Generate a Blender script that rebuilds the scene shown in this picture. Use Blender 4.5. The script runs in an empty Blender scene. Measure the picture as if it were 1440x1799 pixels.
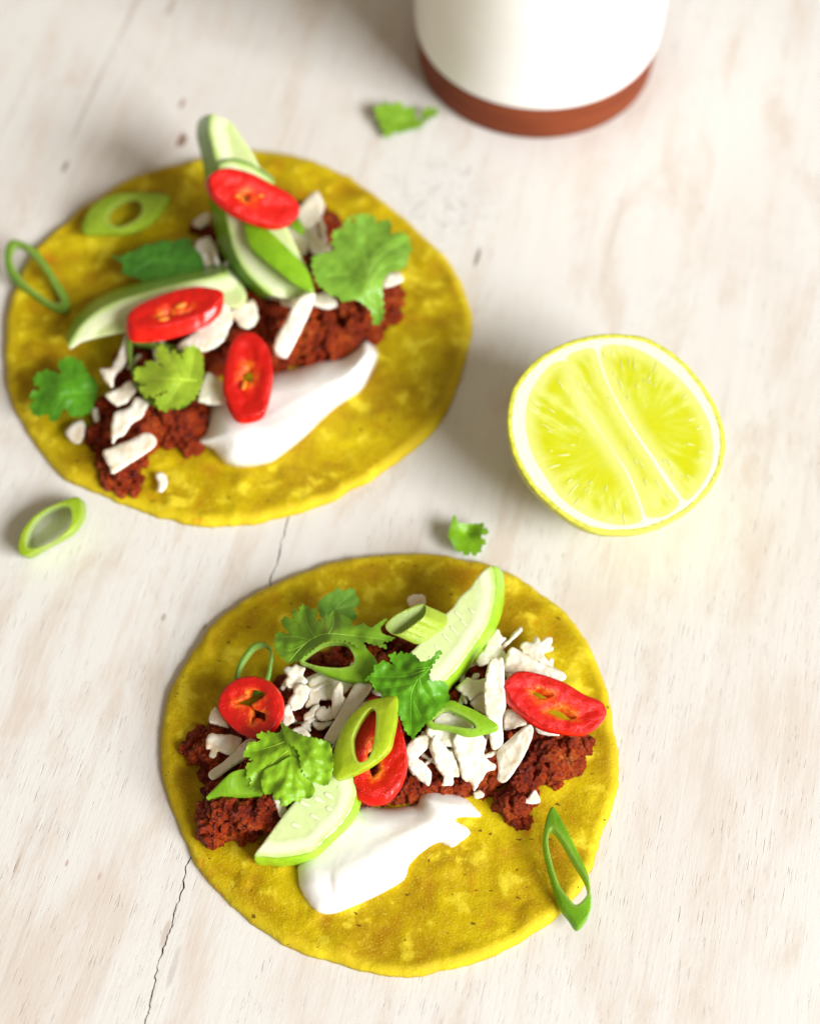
import bpy, bmesh, math, random
import numpy as np
from mathutils import Vector, noise, geometry

random.seed(7)
rng = np.random.default_rng(7)
scene = bpy.context.scene
COL = scene.collection

# ------------------------------------------------------------------ camera
ELEV = math.radians(59.0)          # how steeply the lens looks down on the table
CAM_H = 44.8                       # lens height above the table, cm
CAM_D = CAM_H / math.sin(ELEV)
CAM = np.array([0.0, -CAM_D * math.cos(ELEV), CAM_H])
FPX = 899.5 / math.tan(math.radians(16.0))
cam_data = bpy.data.cameras.new('camera')
cam = bpy.data.objects.new('camera', cam_data)
COL.objects.link(cam)
cam.location = CAM * 0.01
cam.rotation_euler = (math.radians(90) - ELEV, 0, 0)
cam_data.sensor_fit = 'VERTICAL'
cam_data.sensor_height = 36.0
cam_data.sensor_width = 36.0 * 0.8
cam_data.lens = 18.0 / math.tan(math.radians(16.0))
cam_data.clip_start = 0.01
cam_data.clip_end = 50
cam_data.dof.use_dof = True
cam_data.dof.focus_distance = 0.468
cam_data.dof.aperture_fstop = 6.3
scene.camera = cam

# ------------------------------------------------------------------ light
world = bpy.data.worlds.new('World')
scene.world = world
world.use_nodes = True
bgn = world.node_tree.nodes['Background']
bgn.inputs['Color'].default_value = (1.0, 0.81, 0.58, 1)
bgn.inputs['Strength'].default_value = 0.31


def area_lamp(name, az, el, dist, size, power, color):
    d = bpy.data.lights.new(name, 'AREA')
    d.shape = 'RECTANGLE'
    d.size, d.size_y = size
    d.energy = power
    d.color = color
    o = bpy.data.objects.new(name, d)
    COL.objects.link(o)
    a, e = math.radians(az), math.radians(el)
    v = Vector((math.cos(a) * math.cos(e), math.sin(a) * math.cos(e), math.sin(e)))
    o.location = v * dist
    o.rotation_euler = (-v).to_track_quat('-Z', 'Y').to_euler()
    return o


# one big window to the right of the table, a little towards the camera
area_lamp('window_light', -38, 32, 3.6, (2.1, 1.4), 270, (0.985, 1.0, 1.0))

vs = scene.view_settings
vs.view_transform = 'Standard'
vs.look = 'None'
vs.gamma = 1
vs.exposure = 0.0
vs.use_curve_mapping = False
scene.render.engine = 'CYCLES'
scene.cycles.use_denoising = True
scene.cycles.max_bounces = 8
scene.cycles.diffuse_bounces = 4
scene.cycles.transparent_max_bounces = 8


# ------------------------------------------------------------------ helpers
ORG = {}
BACK_LIFT = 1.28


def P(px, py, z):
    """point at height z (cm) that stands at photo position px, py"""
    px, py, z = np.broadcast_arrays(np.asarray(px, float), np.asarray(py, float), np.asarray(z, float))
    u = (px - 720.0) / FPX
    v = -(py - 899.5) / FPX
    c, s = math.cos(ELEV), math.sin(ELEV)
    dx, dy, dz = u, c + v * s, -s + v * c
    t = (CAM_H - z) / (-dz)
    return np.stack([CAM[0] + t * dx, CAM[1] + t * dy, CAM[2] + t * dz], axis=-1)


def zo(pts, ox, oy, k):
    """points read in an enlargement whose corner is ox, oy and factor k"""
    return [(ox + x / k, oy + y / k) for x, y in pts]


def catmull(pts, sp, closed=True, smooth=True):
    pts = [np.array(p, float) for p in pts]
    n = len(pts)
    out = []
    for i in range(n if closed else n - 1):
        p1, p2 = pts[i], pts[(i + 1) % n]
        if closed:
            p0, p3 = pts[(i - 1) % n], pts[(i + 2) % n]
        else:
            p0 = pts[max(i - 1, 0)]
            p3 = pts[min(i + 2, n - 1)]
        L = np.linalg.norm(p2 - p1)
        m = max(1, int(round(L / sp)))
        for j in range(m):
            t = j / m
            if smooth:
                q = 0.5 * ((2 * p1) + (-p0 + p2) * t + (2 * p0 - 5 * p1 + 4 * p2 - p3) * t * t
                           + (-p0 + 3 * p1 - 3 * p2 + p3) * t ** 3)
            else:
                q = p1 + (p2 - p1) * t
            out.append(q)
    if not closed:
        out.append(pts[-1])
    return np.array(out)


def inside(pts, poly):
    x, y = pts[:, 0], pts[:, 1]
    r = np.zeros(len(pts), bool)
    n = len(poly)
    for i in range(n):
        x1, y1 = poly[i]
        x2, y2 = poly[(i + 1) % n]
        if y1 == y2:
            continue
        c = ((y1 > y) != (y2 > y)) & (x < (x2 - x1) * (y - y1) / (y2 - y1) + x1)
        r ^= c
    return r


def dist(pts, line, closed=True):
    line = np.asarray(line, float)
    a = line if closed else line[:-1]
    b = np.roll(line, -1, axis=0) if closed else line[1:]
    best = np.full(len(pts), 1e9)
    for p, q in zip(a, b):
        d = q - p
        L2 = max(float(d @ d), 1e-9)
        t = np.clip(((pts - p) @ d) / L2, 0, 1)
        e = pts - (p + t[:, None] * d)
        best = np.minimum(best, np.hypot(e[:, 0], e[:, 1]))
    return best


def zfield(ctrl):
    """height field through control points (px, py, z): a plane plus smooth residual"""
    c = np.array(ctrl, float)
    if c[:, 1].mean() < 830 and c[:, 0].mean() < 800 and c[:, 2].max() > 0.95 and len(c) > 2:
        c[:, 2] = 0.35 + (c[:, 2] - 0.35) * BACK_LIFT        # back heap raised so its shade reaches further over the tortilla
    if len(c) == 1:
        return lambda x, y: np.full(np.shape(x), c[0, 2])
    if len(c) == 2:
        d = c[1, :2] - c[0, :2]
        L = d @ d
        return lambda x, y: c[0, 2] + (c[1, 2] - c[0, 2]) * (((x - c[0, 0]) * d[0] + (y - c[0, 1]) * d[1]) / L)
    A = np.c_[c[:, 0], c[:, 1], np.ones(len(c))]
    k = np.linalg.lstsq(A, c[:, 2], rcond=None)[0]
    r = c[:, 2] - A @ k

    def f(x, y):
        x = np.asarray(x, float)
        y = np.asarray(y, float)
        z = k[0] * x + k[1] * y + k[2]
        if len(c) > 3:
            w = 1.0 / ((x[..., None] - c[:, 0]) ** 2 + (y[..., None] - c[:, 1]) ** 2 + 60.0)
            z = z + (w * r).sum(-1) / w.sum(-1)
        return z
    return f


def nz(x, y, z=0.0):
    return np.array([noise.noise(Vector((a, b, z))) for a, b in zip(np.ravel(x), np.ravel(y))])


def mesh(name, V, F, material, parent=None, attrs=None, sharp=35, smooth=True, color=None, origin=None):
    """one mesh object; V in cm in the world"""
    V = np.asarray(V, float)
    if parent is not None:
        o0 = ORG[parent.name]
    elif origin is not None:
        o0 = np.array(origin, float)
    else:
        o0 = np.array([V[:, 0].mean(), V[:, 1].mean(), V[:, 2].min()])
    me = bpy.data.meshes.new(name)
    me.from_pydata(((V - o0) * 0.01).tolist(), [], F)
    if attrs:
        for k, a in attrs.items():
            at = me.attributes.new(k, 'FLOAT', 'POINT')
            at.data.foreach_set('value', np.asarray(a, np.float32))
    me.materials.append(material)
    if smooth:
        me.polygons.foreach_set('use_smooth', [True] * len(me.polygons))
        if sharp:
            me.set_sharp_from_angle(angle=math.radians(sharp))
    me.update()
    o = bpy.data.objects.new(name, me)
    COL.objects.link(o)
    if parent is not None:
        o.parent = parent
    else:
        o.location = o0 * 0.01
    if color:
        o.color = (*color, 1)
    ORG[o.name] = o0
    return o


def tag(o, label, cat, group=None):
    o['label'] = label
    o['category'] = cat
    if group:
        o['group'] = group
    return o


def thing(name, label, cat, origin, group=None):
    o = bpy.data.objects.new(name, None)
    o.empty_display_size = 0.005
    COL.objects.link(o)
    o.location = np.array(origin) * 0.01
    ORG[o.name] = np.array(origin, float)
    return tag(o, label, cat, group)


def base_of(poly, z):
    p = np.array(poly, float).mean(0)
    return P(p[0], p[1], z)


def slab(poly, zf, ext=(0, 0, -0.2), holes=(), sp=3.0, rnd=0.0, dome=None, smooth=True, rag=0.0, hsmooth=True):
    """solid sheet: outline and holes in photo pixels, laid on the height field zf, thickened by ext.
    returns verts, top faces, bottom faces, outer wall, hole wall, attributes, photo coords"""
    out = catmull(poly, sp, True, smooth)
    if rag:
        c = out.mean(0)
        s = random.random() * 50
        k = nz(out[:, 0] * 0.11 + s, out[:, 1] * 0.11, s) + 0.6 * nz(out[:, 0] * 0.27 + s, out[:, 1] * 0.27, s + 3)
        d = out - c
        out = out + d / np.maximum(np.linalg.norm(d, axis=1), 1e-6)[:, None] * (k * rag)[:, None]
    hs = [catmull(h, sp, True, hsmooth) for h in holes]
    lo, hi = out.min(0), out.max(0)
    gx, gy = np.meshgrid(np.arange(lo[0], hi[0], sp), np.arange(lo[1], hi[1], sp))
    g = np.c_[gx.ravel(), gy.ravel()]
    g = g + rng.uniform(-0.25, 0.25, g.shape) * sp
    m = inside(g, out) & (dist(g, out) > 0.55 * sp)
    g = g[m]
    for h in hs:
        if len(g):
            g = g[~inside(g, h) & (dist(g, h) > 0.55 * sp)]
    pts = [out] + hs + [g]
    edges = []
    b = 0
    for lp in [out] + hs:
        n = len(lp)
        edges += [(b + i, b + (i + 1) % n) for i in range(n)]
        b += n
    allp = np.concatenate(pts)
    res = geometry.delaunay_2d_cdt([Vector((p[0], -p[1])) for p in allp], edges, [], 0, 1e-4)
    v2 = np.array([(v.x, -v.y) for v in res[0]])
    tri = np.array([f for f in res[2] if len(f) == 3], int)
    cen = v2[tri].mean(1)
    keep = inside(cen, out)
    for h in hs:
        keep &= ~inside(cen, h)
    tri = tri[keep]
    a, b_, c_ = v2[tri[:, 0]], v2[tri[:, 1]], v2[tri[:, 2]]
    area = (b_[:, 0] - a[:, 0]) * -(c_[:, 1] - a[:, 1]) + (b_[:, 1] - a[:, 1]) * (c_[:, 0] - a[:, 0])
    tri[area < 0] = tri[area < 0][:, ::-1]
    used = np.unique(tri)
    re = np.full(len(v2), -1)
    re[used] = np.arange(len(used))
    v2 = v2[used]
    tri = re[tri]
    n = len(v2)
    de = dist(v2, out)
    dh = np.full(n, 1e3)
    for h in hs:
        dh = np.minimum(dh, dist(v2, h))
    z = zf(v2[:, 0], v2[:, 1])
    if rnd:
        q = np.clip(np.minimum(de, dh) / (rnd * 60.0), 0, 1)
        z = z - rnd * (1 - np.sqrt(1 - (1 - q) ** 2))
    if dome is not None:
        z = z + dome(v2[:, 0], v2[:, 1], de)
    top = P(v2[:, 0], v2[:, 1], z)
    zb = zf(v2[:, 0], v2[:, 1])
    bot = P(v2[:, 0] + ext[0], v2[:, 1] + ext[1], zb + ext[2])
    cnt = {}
    for t in tri.tolist():
        for i in range(3):
            e = (t[i], t[(i + 1) % 3])
            cnt[e] = 1
    wo, wh = [], []
    for (i, j) in cnt:
        if (j, i) not in cnt:
            (wo if de[i] + de[j] < dh[i] + dh[j] else wh).append([i, i + n, j + n, j])
    T = tri.tolist()
    B = [[a + n, c + n, b + n] for a, b, c in T]
    V = np.concatenate([top, bot])
    at = {'d_edge': np.r_[de, de] / 60.0, 'd_hole': np.r_[dh, dh] / 60.0}
    return V, T, B, wo, wh, at, np.concatenate([v2, v2])


def sub(V, F, at):
    """only the vertices the faces use"""
    u = sorted({i for f in F for i in f})
    m = {a: k for k, a in enumerate(u)}
    return V[u], [[m[i] for i in f] for f in F], {k: np.asarray(a)[u] for k, a in at.items()}


# ------------------------------------------------------------------ materials
class NT:
    def __init__(self, name):
        self.m = bpy.data.materials.new(name)
        self.m.use_nodes = True
        self.t = self.m.node_tree
        self.b = self.t.nodes['Principled BSDF']
        self.out = self.t.nodes['Material Output']

    def n(self, typ, **kw):
        nd = self.t.nodes.new(typ)
        for k, v in kw.items():
            if k.startswith('i_'):
                key = k[2:]
                key = int(key) if key.isdigit() else key.replace('_', ' ')
                self.set(nd.inputs[key], v)
            else:
                setattr(nd, k, v)
        return nd

    def set(self, sock, v):
        if isinstance(v, bpy.types.NodeSocket):
            self.t.links.new(v, sock)
        elif isinstance(v, (tuple, list)) and len(v) == 3 and sock.type == 'RGBA':
            sock.default_value = (*v, 1)
        else:
            sock.default_value = v

    def bs(self, **kw):
        for k, v in kw.items():
            self.set(self.b.inputs[k.replace('_', ' ')], v)

    def coord(self, scale=(100, 100, 100), rot=(0, 0, 0), world_space=False):
        if world_space:
            s = self.n('ShaderNodeNewGeometry').outputs['Position']
        else:
            s = self.n('ShaderNodeTexCoord').outputs['Object']
        mp = self.n('ShaderNodeMapping')
        self.set(mp.inputs['Vector'], s)
        mp.inputs['Scale'].default_value = scale
        mp.inputs['Rotation'].default_value = rot
        return mp.outputs[0]

    def noise(self, vec, scale, detail=4, rough=0.55, dist=0.0):
        return self.n('ShaderNodeTexNoise', i_Vector=vec, i_Scale=scale, i_Detail=detail, i_Roughness=rough,
                      i_Distortion=dist).outputs['Fac']

    def ramp(self, fac, stops, interp='LINEAR'):
        nd = self.n('ShaderNodeValToRGB')
        self.set(nd.inputs[0], fac)
        cr = nd.color_ramp
        cr.interpolation = interp
        while len(cr.elements) < len(stops):
            cr.elements.new(0.5)
        for e, (p, c) in zip(cr.elements, stops):
            e.position = p
            e.color = (c, c, c, 1) if isinstance(c, (int, float)) else (*c, 1)
        return nd.outputs[0]

    def mr(self, v, a, b, c=0.0, d=1.0, smooth=True):
        nd = self.n('ShaderNodeMapRange', interpolation_type='SMOOTHSTEP' if smooth else 'LINEAR')
        self.set(nd.inputs['Value'], v)
        nd.inputs['From Min'].default_value = a
        nd.inputs['From Max'].default_value = b
        nd.inputs['To Min'].default_value = c
        nd.inputs['To Max'].default_value = d
        return nd.outputs[0]

    def mix(self, fac, a, b, mode='MIX'):
        nd = self.n('ShaderNodeMix', data_type='RGBA', blend_type=mode)
        self.set(nd.inputs[0], fac)
        self.set(nd.inputs[6], a)
        self.set(nd.inputs[7], b)
        return nd.outputs[2]

    def math(self, op, a, b=0.0, clamp=False):
        nd = self.n('ShaderNodeMath', operation=op, use_clamp=clamp)
        self.set(nd.inputs[0], a)
        self.set(nd.inputs[1], b)
        return nd.outputs[0]

    def attr(self, name):
        return self.n('ShaderNodeAttribute', attribute_name=name).outputs['Fac']

    def ocol(self):
        return self.n('ShaderNodeObjectInfo').outputs['Color']

    def bump(self, h, strength, distance=0.0003, prev=None):
        nd = self.n('ShaderNodeBump')
        nd.inputs['Strength'].default_value = strength
        nd.inputs['Distance'].default_value = distance
        self.set(nd.inputs['Height'], h)
        if prev is not None:
            self.set(nd.inputs['Normal'], prev)
        return nd.outputs[0]

    def sss(self, w, r=(1, 0.5, 0.3), scale=0.002):
        self.b.inputs['Subsurface Weight'].default_value = w
        self.b.inputs['Subsurface Radius'].default_value = r
        self.b.inputs['Subsurface Scale'].default_value = scale

    def translucent(self, color, fac):
        tr = self.n('ShaderNodeBsdfTranslucent')
        self.set(tr.inputs['Color'], color)
        mx = self.n('ShaderNodeMixShader')
        mx.inputs[0].default_value = fac
        self.t.links.new(self.b.outputs[0], mx.inputs[1])
        self.t.links.new(tr.outputs[0], mx.inputs[2])
        self.t.links.new(mx.outputs[0], self.out.inputs['Surface'])


def m_wood():
    t = NT('whitewashed_wood')
    ang = math.radians(-13.5)
    rotm = t.coord((1, 1, 1), (0, 0, -ang), True)

    def st(sx, sy):
        mp = t.n('ShaderNodeMapping')
        t.set(mp.inputs['Vector'], rotm)
        mp.inputs['Scale'].default_value = (100 * sx, 100 * sy, 100)
        return mp.outputs[0]
    big = t.noise(st(0.13, 0.06), 1.0, 3, 0.5)
    tan = t.noise(st(0.55, 0.16), 1.0, 6, 0.68, 0.4)
    streak = t.noise(st(3.2, 0.12), 1.0, 5, 0.6, 0.25)
    fine = t.noise(st(14, 0.55), 1.0, 3, 0.6)
    pore = t.noise(st(24, 1.25), 1.0, 2, 0.5, 0.12)
    region = t.noise(st(0.35, 0.2), 1.0, 2, 0.5)
    col = t.mix(t.mr(tan, 0.46, 0.68), (0.715, 0.695, 0.665), (0.635, 0.555, 0.485))
    col = t.mix(t.math('MULTIPLY', t.mr(big, 0.42, 0.62), 0.35), col, (0.67, 0.61, 0.56))
    col = t.mix(t.math('MULTIPLY', t.mr(streak, 0.54, 0.74), 0.34), col, (0.53, 0.46, 0.41))
    col = t.mix(t.math('MULTIPLY', t.mr(streak, 0.46, 0.28), 0.45), col, (0.76, 0.745, 0.73))
    col = t.mix(t.math('MULTIPLY', t.mr(fine, 0.55, 0.8), 0.24), col, (0.50, 0.43, 0.37))
    pm = t.math('MULTIPLY', t.mr(pore, 0.635, 0.71), t.mr(region, 0.36, 0.58))
    col = t.mix(t.math('MULTIPLY', pm, 0.34), col, (0.30, 0.25, 0.21))
    # worn, flaking patch in front of the cup
    wq = P(775, 350, 0) * 0.01
    wd = t.n('ShaderNodeVectorMath', operation='DISTANCE')
    t.set(wd.inputs[0], t.n('ShaderNodeNewGeometry').outputs['Position'])
    wd.inputs[1].default_value = tuple(wq)
    wm = t.mr(t.math('ADD', t.math('MULTIPLY', wd.outputs['Value'], 38.0), t.math('MULTIPLY', tan, 0.9)), 1.35, 0.85)
    flake = t.noise(st(1.9, 1.3), 1.0, 5, 0.62, 1.6)
    rid = t.math('ABSOLUTE', t.math('SUBTRACT', flake, 0.5))
    col = t.mix(t.math('MULTIPLY', wm, 0.55), col, (0.70, 0.69, 0.68))
    col = t.mix(t.math('MULTIPLY', t.math('MULTIPLY', wm, t.mr(rid, 0.035, 0.0)), 0.55), col, (0.38, 0.34, 0.31))
    # a few small knots and dents with their own places
    pos = t.n('ShaderNodeNewGeometry').outputs['Position']
    sub_ = t.n('ShaderNodeVectorRotate', rotation_type='Z_AXIS')
    t.set(sub_.inputs['Vector'], pos)
    sub_.inputs['Angle'].default_value = -ang
    wob = t.noise(st(5, 2), 1.0, 3)
    for (px, py, rx, ry, c, s) in [(115, 292, 0.10, 0.32, (0.20, 0.13, 0.09), .85), (320, 246, .18, .40, (.22, .10, .05), .9),
                                   (320, 182, .10, .30, (.30, .16, .10), .8), (232, 20, .12, 2.2, (.40, .30, .24), .45),
                                   (160, 170, .10, 2.6, (.42, .33, .27), .50), (300, 12, .15, .6, (.42, .32, .26), .6),
                                   (838, 452, .07, .55, (.20, .16, .13), .9), (822, 300, .06, .25, (.30, .25, .22), .6),
                                   (380, 1505, .05, .16, (.42, .28, .2), .7), (118, 1516, .05, .12, (.45, .3, .22), .7),
                                   (175, 1540, .05, .16, (.48, .34, .26), .7), (287, 1085, .08, .16, (.33, .24, .18), .6),
                                   (360, 1100, .05, .12, (.3, .22, .17), .6), (30, 1520, .05, .5, (.4, .28, .2), .6),
                                   (305, 1700, .10, .8, (.46, .40, .36), .5), (290, 1640, .10, .5, (.42, .30, .24), .5),
                                   (1228, 365, .10, .12, (.60, .42, .28), .6), (1185, 360, .10, .12, (.64, .5, .4), .5)]:
        q = P(px, py, 0) * 0.01
        rx_, ry_ = rx * 0.01, ry * 0.01
        ca, sa = math.cos(-ang), math.sin(-ang)
        qx, qy = q[0] * ca - q[1] * sa, q[0] * sa + q[1] * ca
        sx = t.n('ShaderNodeSeparateXYZ')
        t.set(sx.inputs[0], sub_.outputs[0])
        dx = t.math('DIVIDE', t.math('SUBTRACT', sx.outputs[0], qx), rx_)
        dy = t.math('DIVIDE', t.math('SUBTRACT', sx.outputs[1], qy), ry_)
        r = t.math('ADD', t.math('MULTIPLY', dx, dx), t.math('MULTIPLY', dy, dy))
        r = t.math('ADD', r, t.math('MULTIPLY', t.math('SUBTRACT', wob, 0.5), 1.8))
        col = t.mix(t.math('MULTIPLY', t.mr(r, 1.1, 0.1), s), col, c)
    h = t.math('SUBTRACT', t.math('MULTIPLY', fine, 0.5), t.math('MULTIPLY', pm, 1.6))
    h = t.math('ADD', h, t.math('MULTIPLY', t.noise(st(9, 5), 1.0, 4, 0.7), 0.5))
    t.bs(Base_Color=col, Roughness=0.62, Specular_IOR_Level=0.3, Normal=t.bump(h, 0.55, 0.00022))
    return t.m


def m_tortilla(seed):
    t = NT('corn_tortilla')
    c = t.coord()
    off = t.n('ShaderNodeVectorMath', operation='ADD')
    t.set(off.inputs[0], c)
    off.inputs[1].default_value = (seed * 13.1, seed * 7.7, 0)
    c = off.outputs[0]
    big = t.noise(c, 0.55, 3, 0.5, 0.3)
    mid = t.noise(c, 1.3, 3, 0.5, 0.3)
    fine = t.noise(c, 9, 4, 0.7)
    grit = t.noise(c, 20, 3, 0.7)
    v = t.math('ADD', t.math('MULTIPLY', big, 0.55), t.math('MULTIPLY', mid, 0.45))
    v = t.math('ADD', v, t.math('MULTIPLY', t.math('SUBTRACT', fine, 0.5), 0.12))
    col = t.ramp(v, [(0.32, (0.31, 0.155, 0.001)), (0.44, (0.41, 0.262, 0.002)), (0.53, (0.495, 0.352, 0.002)),
                     (0.62, (0.575, 0.435, 0.004)), (0.74, (0.645, 0.52, 0.01))])
    blist = t.noise(c, 1.3, 3, 0.6, 0.2)
    col = t.mix(t.math('MULTIPLY', t.mr(blist, 0.55, 0.66), 0.7), col, (0.76, 0.62, 0.035))
    col = t.mix(t.math('MULTIPLY', t.mr(blist, 0.44, 0.30), 0.5), col, (0.42, 0.20, 0.003))
    col = t.mix(t.math('MULTIPLY', t.mr(grit, 0.54, 0.70), 0.45), col, (0.82, 0.68, 0.10))
    col = t.mix(t.math('MULTIPLY', t.mr(grit, 0.46, 0.30), 0.40), col, (0.38, 0.21, 0.002))
    rim = t.math('ADD', t.attr('d_rim'), t.math('MULTIPLY', t.math('SUBTRACT', mid, 0.5), 0.6))
    col = t.mix(t.math('MULTIPLY', t.mr(rim, 0.42, 0.05), 0.55), col, (0.72, 0.575, 0.02))
    # orange oil stains and charred flecks
    st = t.noise(c, 0.8, 4, 0.65, 0.5)
    st2 = t.n('ShaderNodeVectorMath', operation='ADD')
    t.set(st2.inputs[0], c)
    st2.inputs[1].default_value = (31, 5, 2)
    col = t.mix(t.math('MULTIPLY', t.mr(t.noise(st2.outputs[0], 0.75, 5, 0.65), 0.63, 0.72), 0.6), col, (0.60, 0.20, 0.01))
    vor = t.n('ShaderNodeTexVoronoi', feature='F1')
    mp = t.n('ShaderNodeMapping')
    t.set(mp.inputs['Vector'], c)
    mp.inputs['Scale'].default_value = (1.0, 1.6, 1.0)
    mp.inputs['Rotation'].default_value = (0, 0, 0.6)
    dn = t.n('ShaderNodeTexNoise', i_Vector=c, i_Scale=7.0, i_Detail=2.0)
    ad = t.n('ShaderNodeVectorMath', operation='ADD')
    sc = t.n('ShaderNodeVectorMath', operation='SCALE')
    t.set(sc.inputs[0], dn.outputs['Color'])
    sc.inputs['Scale'].default_value = 0.25
    t.set(ad.inputs[0], mp.outputs[0])
    t.set(ad.inputs[1], sc.outputs[0])
    t.set(vor.inputs['Vector'], ad.outputs[0])
    vor.inputs['Scale'].default_value = 2.9
    cell = t.n('ShaderNodeSeparateColor')
    t.set(cell.inputs[0], vor.outputs['Color'])
    rad = t.mr(cell.outputs[0], 0.30, 1.0, 0.0, 0.17, False)
    fl = t.math('LESS_THAN', vor.outputs['Distance'], rad)
    col = t.mix(t.math('MULTIPLY', fl, 0.85), col, (0.10, 0.05, 0.008))
    h = t.math('ADD', t.math('MULTIPLY', mid, 0.3), t.math('ADD', t.math('MULTIPLY', fine, 0.5), t.math('MULTIPLY', grit, 0.7)))
    h = t.math('ADD', h, t.math('MULTIPLY', t.mr(blist, 0.40, 0.75), 0.6))
    t.bs(Base_Color=col, Roughness=t.mr(grit, 0.3, 0.7, 0.5, 0.33), Specular_IOR_Level=0.10, Normal=t.bump(h, 0.5, 0.0006))
    return t.m


def m_meat():
    t = NT('spiced_mince')
    c = t.coord(world_space=True)
    a = t.noise(c, 1.7, 5, 0.7, 0.4)
    f = t.noise(c, 11, 5, 0.7)
    g = t.noise(c, 30, 2, 0.6)
    v = t.math('ADD', t.math('MULTIPLY', a, 0.65), t.math('MULTIPLY', f, 0.35))
    col = t.ramp(v, [(0.30, (0.05, 0.005, 0.002)), (0.41, (0.15, 0.010, 0.002)), (0.51, (0.34, 0.032, 0.003)),
                     (0.60, (0.48, 0.085, 0.008)), (0.71, (0.66, 0.28, 0.06))])
    h = t.math('ADD', f, t.math('MULTIPLY', g, 0.5))
    t.bs(Base_Color=col, Roughness=t.mr(f, 0.3, 0.7, 0.07, 0.34), Specular_IOR_Level=0.32, Normal=t.bump(h, 1.0, 0.0011))
    return t.m


def m_cream():
    t = NT('sour_cream')
    c = t.coord()
    t.bs(Base_Color=(0.90, 0.885, 0.86), Roughness=0.16, Specular_IOR_Level=0.5,
         Normal=t.bump(t.noise(c, 1.5, 3, 0.5, 0.8), 0.25, 0.0008))
    t.sss(0.35, (1, 0.8, 0.6), 0.003)
    return t.m


def m_cheese():
    t = NT('grated_white_cheese')
    c = t.coord(world_space=True)
    n = t.noise(c, 3.0, 4, 0.6)
    col = t.ramp(n, [(0.30, (0.84, 0.70, 0.50)), (0.44, (0.86, 0.77, 0.62)), (0.62, (0.88, 0.83, 0.74))])
    col = t.mix(t.math('MULTIPLY', t.mr(t.noise(c, 1.3, 4, 0.6), 0.58, 0.72), 0.45), col, (0.80, 0.50, 0.24))
    h = t.math('ADD', t.noise(c, 5, 3, 0.5), t.math('MULTIPLY', t.noise(c, 22, 2, 0.5), 0.25))
    t.bs(Base_Color=col, Roughness=0.34, Specular_IOR_Level=0.4, Normal=t.bump(h, 0.28, 0.0006))
    t.sss(0.35, (1, 0.7, 0.4), 0.003)
    return t.m


def m_chili_flesh():
    t = NT('chili_flesh')
    c = t.coord()
    n = t.noise(c, 5, 4, 0.65, 0.4)
    g = t.noise(c, 30, 2, 0.5)
    k = t.math('ADD', t.mr(t.attr('d_hole'), 0.0, 0.42, 0.75, 0), t.math('MULTIPLY', t.math('SUBTRACT', n, 0.5), 2.0))
    k2 = t.math('MULTIPLY', k, t.mr(t.attr('d_edge'), 0.12, 0.36, 0, 1))
    col = t.ramp(k2, [(0.05, (0.66, 0.006, 0.003)), (0.42, (0.72, 0.016, 0.004)), (0.75, (0.80, 0.10, 0.008)), (1.0, (0.84, 0.24, 0.015))])
    h = t.math('ADD', t.math('MULTIPLY', n, 0.7), t.math('MULTIPLY', g, 0.7))
    t.bs(Base_Color=col, Roughness=0.22, Specular_IOR_Level=0.5, Normal=t.bump(h, 0.7, 0.0006))
    t.sss(0.25, (1, 0.15, 0.05), 0.002)
    return t.m


def m_chili_skin():
    t = NT('chili_skin')
    c = t.coord()
    col = t.mix(t.mr(t.noise(c, 3, 3), 0.35, 0.65), (0.58, 0.006, 0.004), (0.74, 0.016, 0.006))
    t.bs(Base_Color=col, Roughness=0.24, Specular_IOR_Level=0.4)
    t.sss(0.12, (1, 0.1, 0.05), 0.002)
    return t.m


def m_seed():
    t = NT('pale_seed')
    t.bs(Base_Color=(0.80, 0.24, 0.02), Roughness=0.35)
    t.sss(0.3, (1, 0.7, 0.3), 0.001)
    return t.m


def m_green(name, rough, dark, light, stripes, trans):
    """plant tissue tinted by the object's own colour"""
    t = NT(name)
    c = t.coord()
    oc = t.ocol()
    n = t.noise(c, 2.5, 4, 0.6)
    f = t.noise(c, 14, 3, 0.6)
    col = t.mix(t.mr(n, 0.3, 0.7), t.mix(1.0, oc, dark, 'MULTIPLY'), t.mix(1.0, oc, light, 'MULTIPLY'))
    h = f
    if stripes:
        mp = t.n('ShaderNodeMapping')
        t.set(mp.inputs['Vector'], c)
        mp.inputs['Scale'].default_value = (22, 3, 3)
        mp.inputs['Rotation'].default_value = (0, 0, 0.5)
        s = t.noise(mp.outputs[0], 1.0, 2, 0.5)
        col = t.mix(t.math('MULTIPLY', t.mr(s, 0.45, 0.7), 0.25), col, t.mix(1.0, oc, (1.4, 1.25, 1.6), 'MULTIPLY'))
        e = t.mr(t.attr('d_hole'), 0.0, 0.14, 1, 0)
        col = t.mix(t.math('MULTIPLY', e, 0.35), col, (0.62, 0.74, 0.22))
        h = t.math('ADD', f, t.math('MULTIPLY', s, 0.4))
    t.bs(Base_Color=col, Roughness=rough, Specular_IOR_Level=0.55, Normal=t.bump(t.math('ADD', h, t.math('MULTIPLY', t.noise(c, 45, 2), 0.6)), 0.4, 0.00035))
    t.translucent(t.mix(1.0, col, (1.25, 1.2, 0.55), 'MULTIPLY'), trans)
    return t.m


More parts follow.
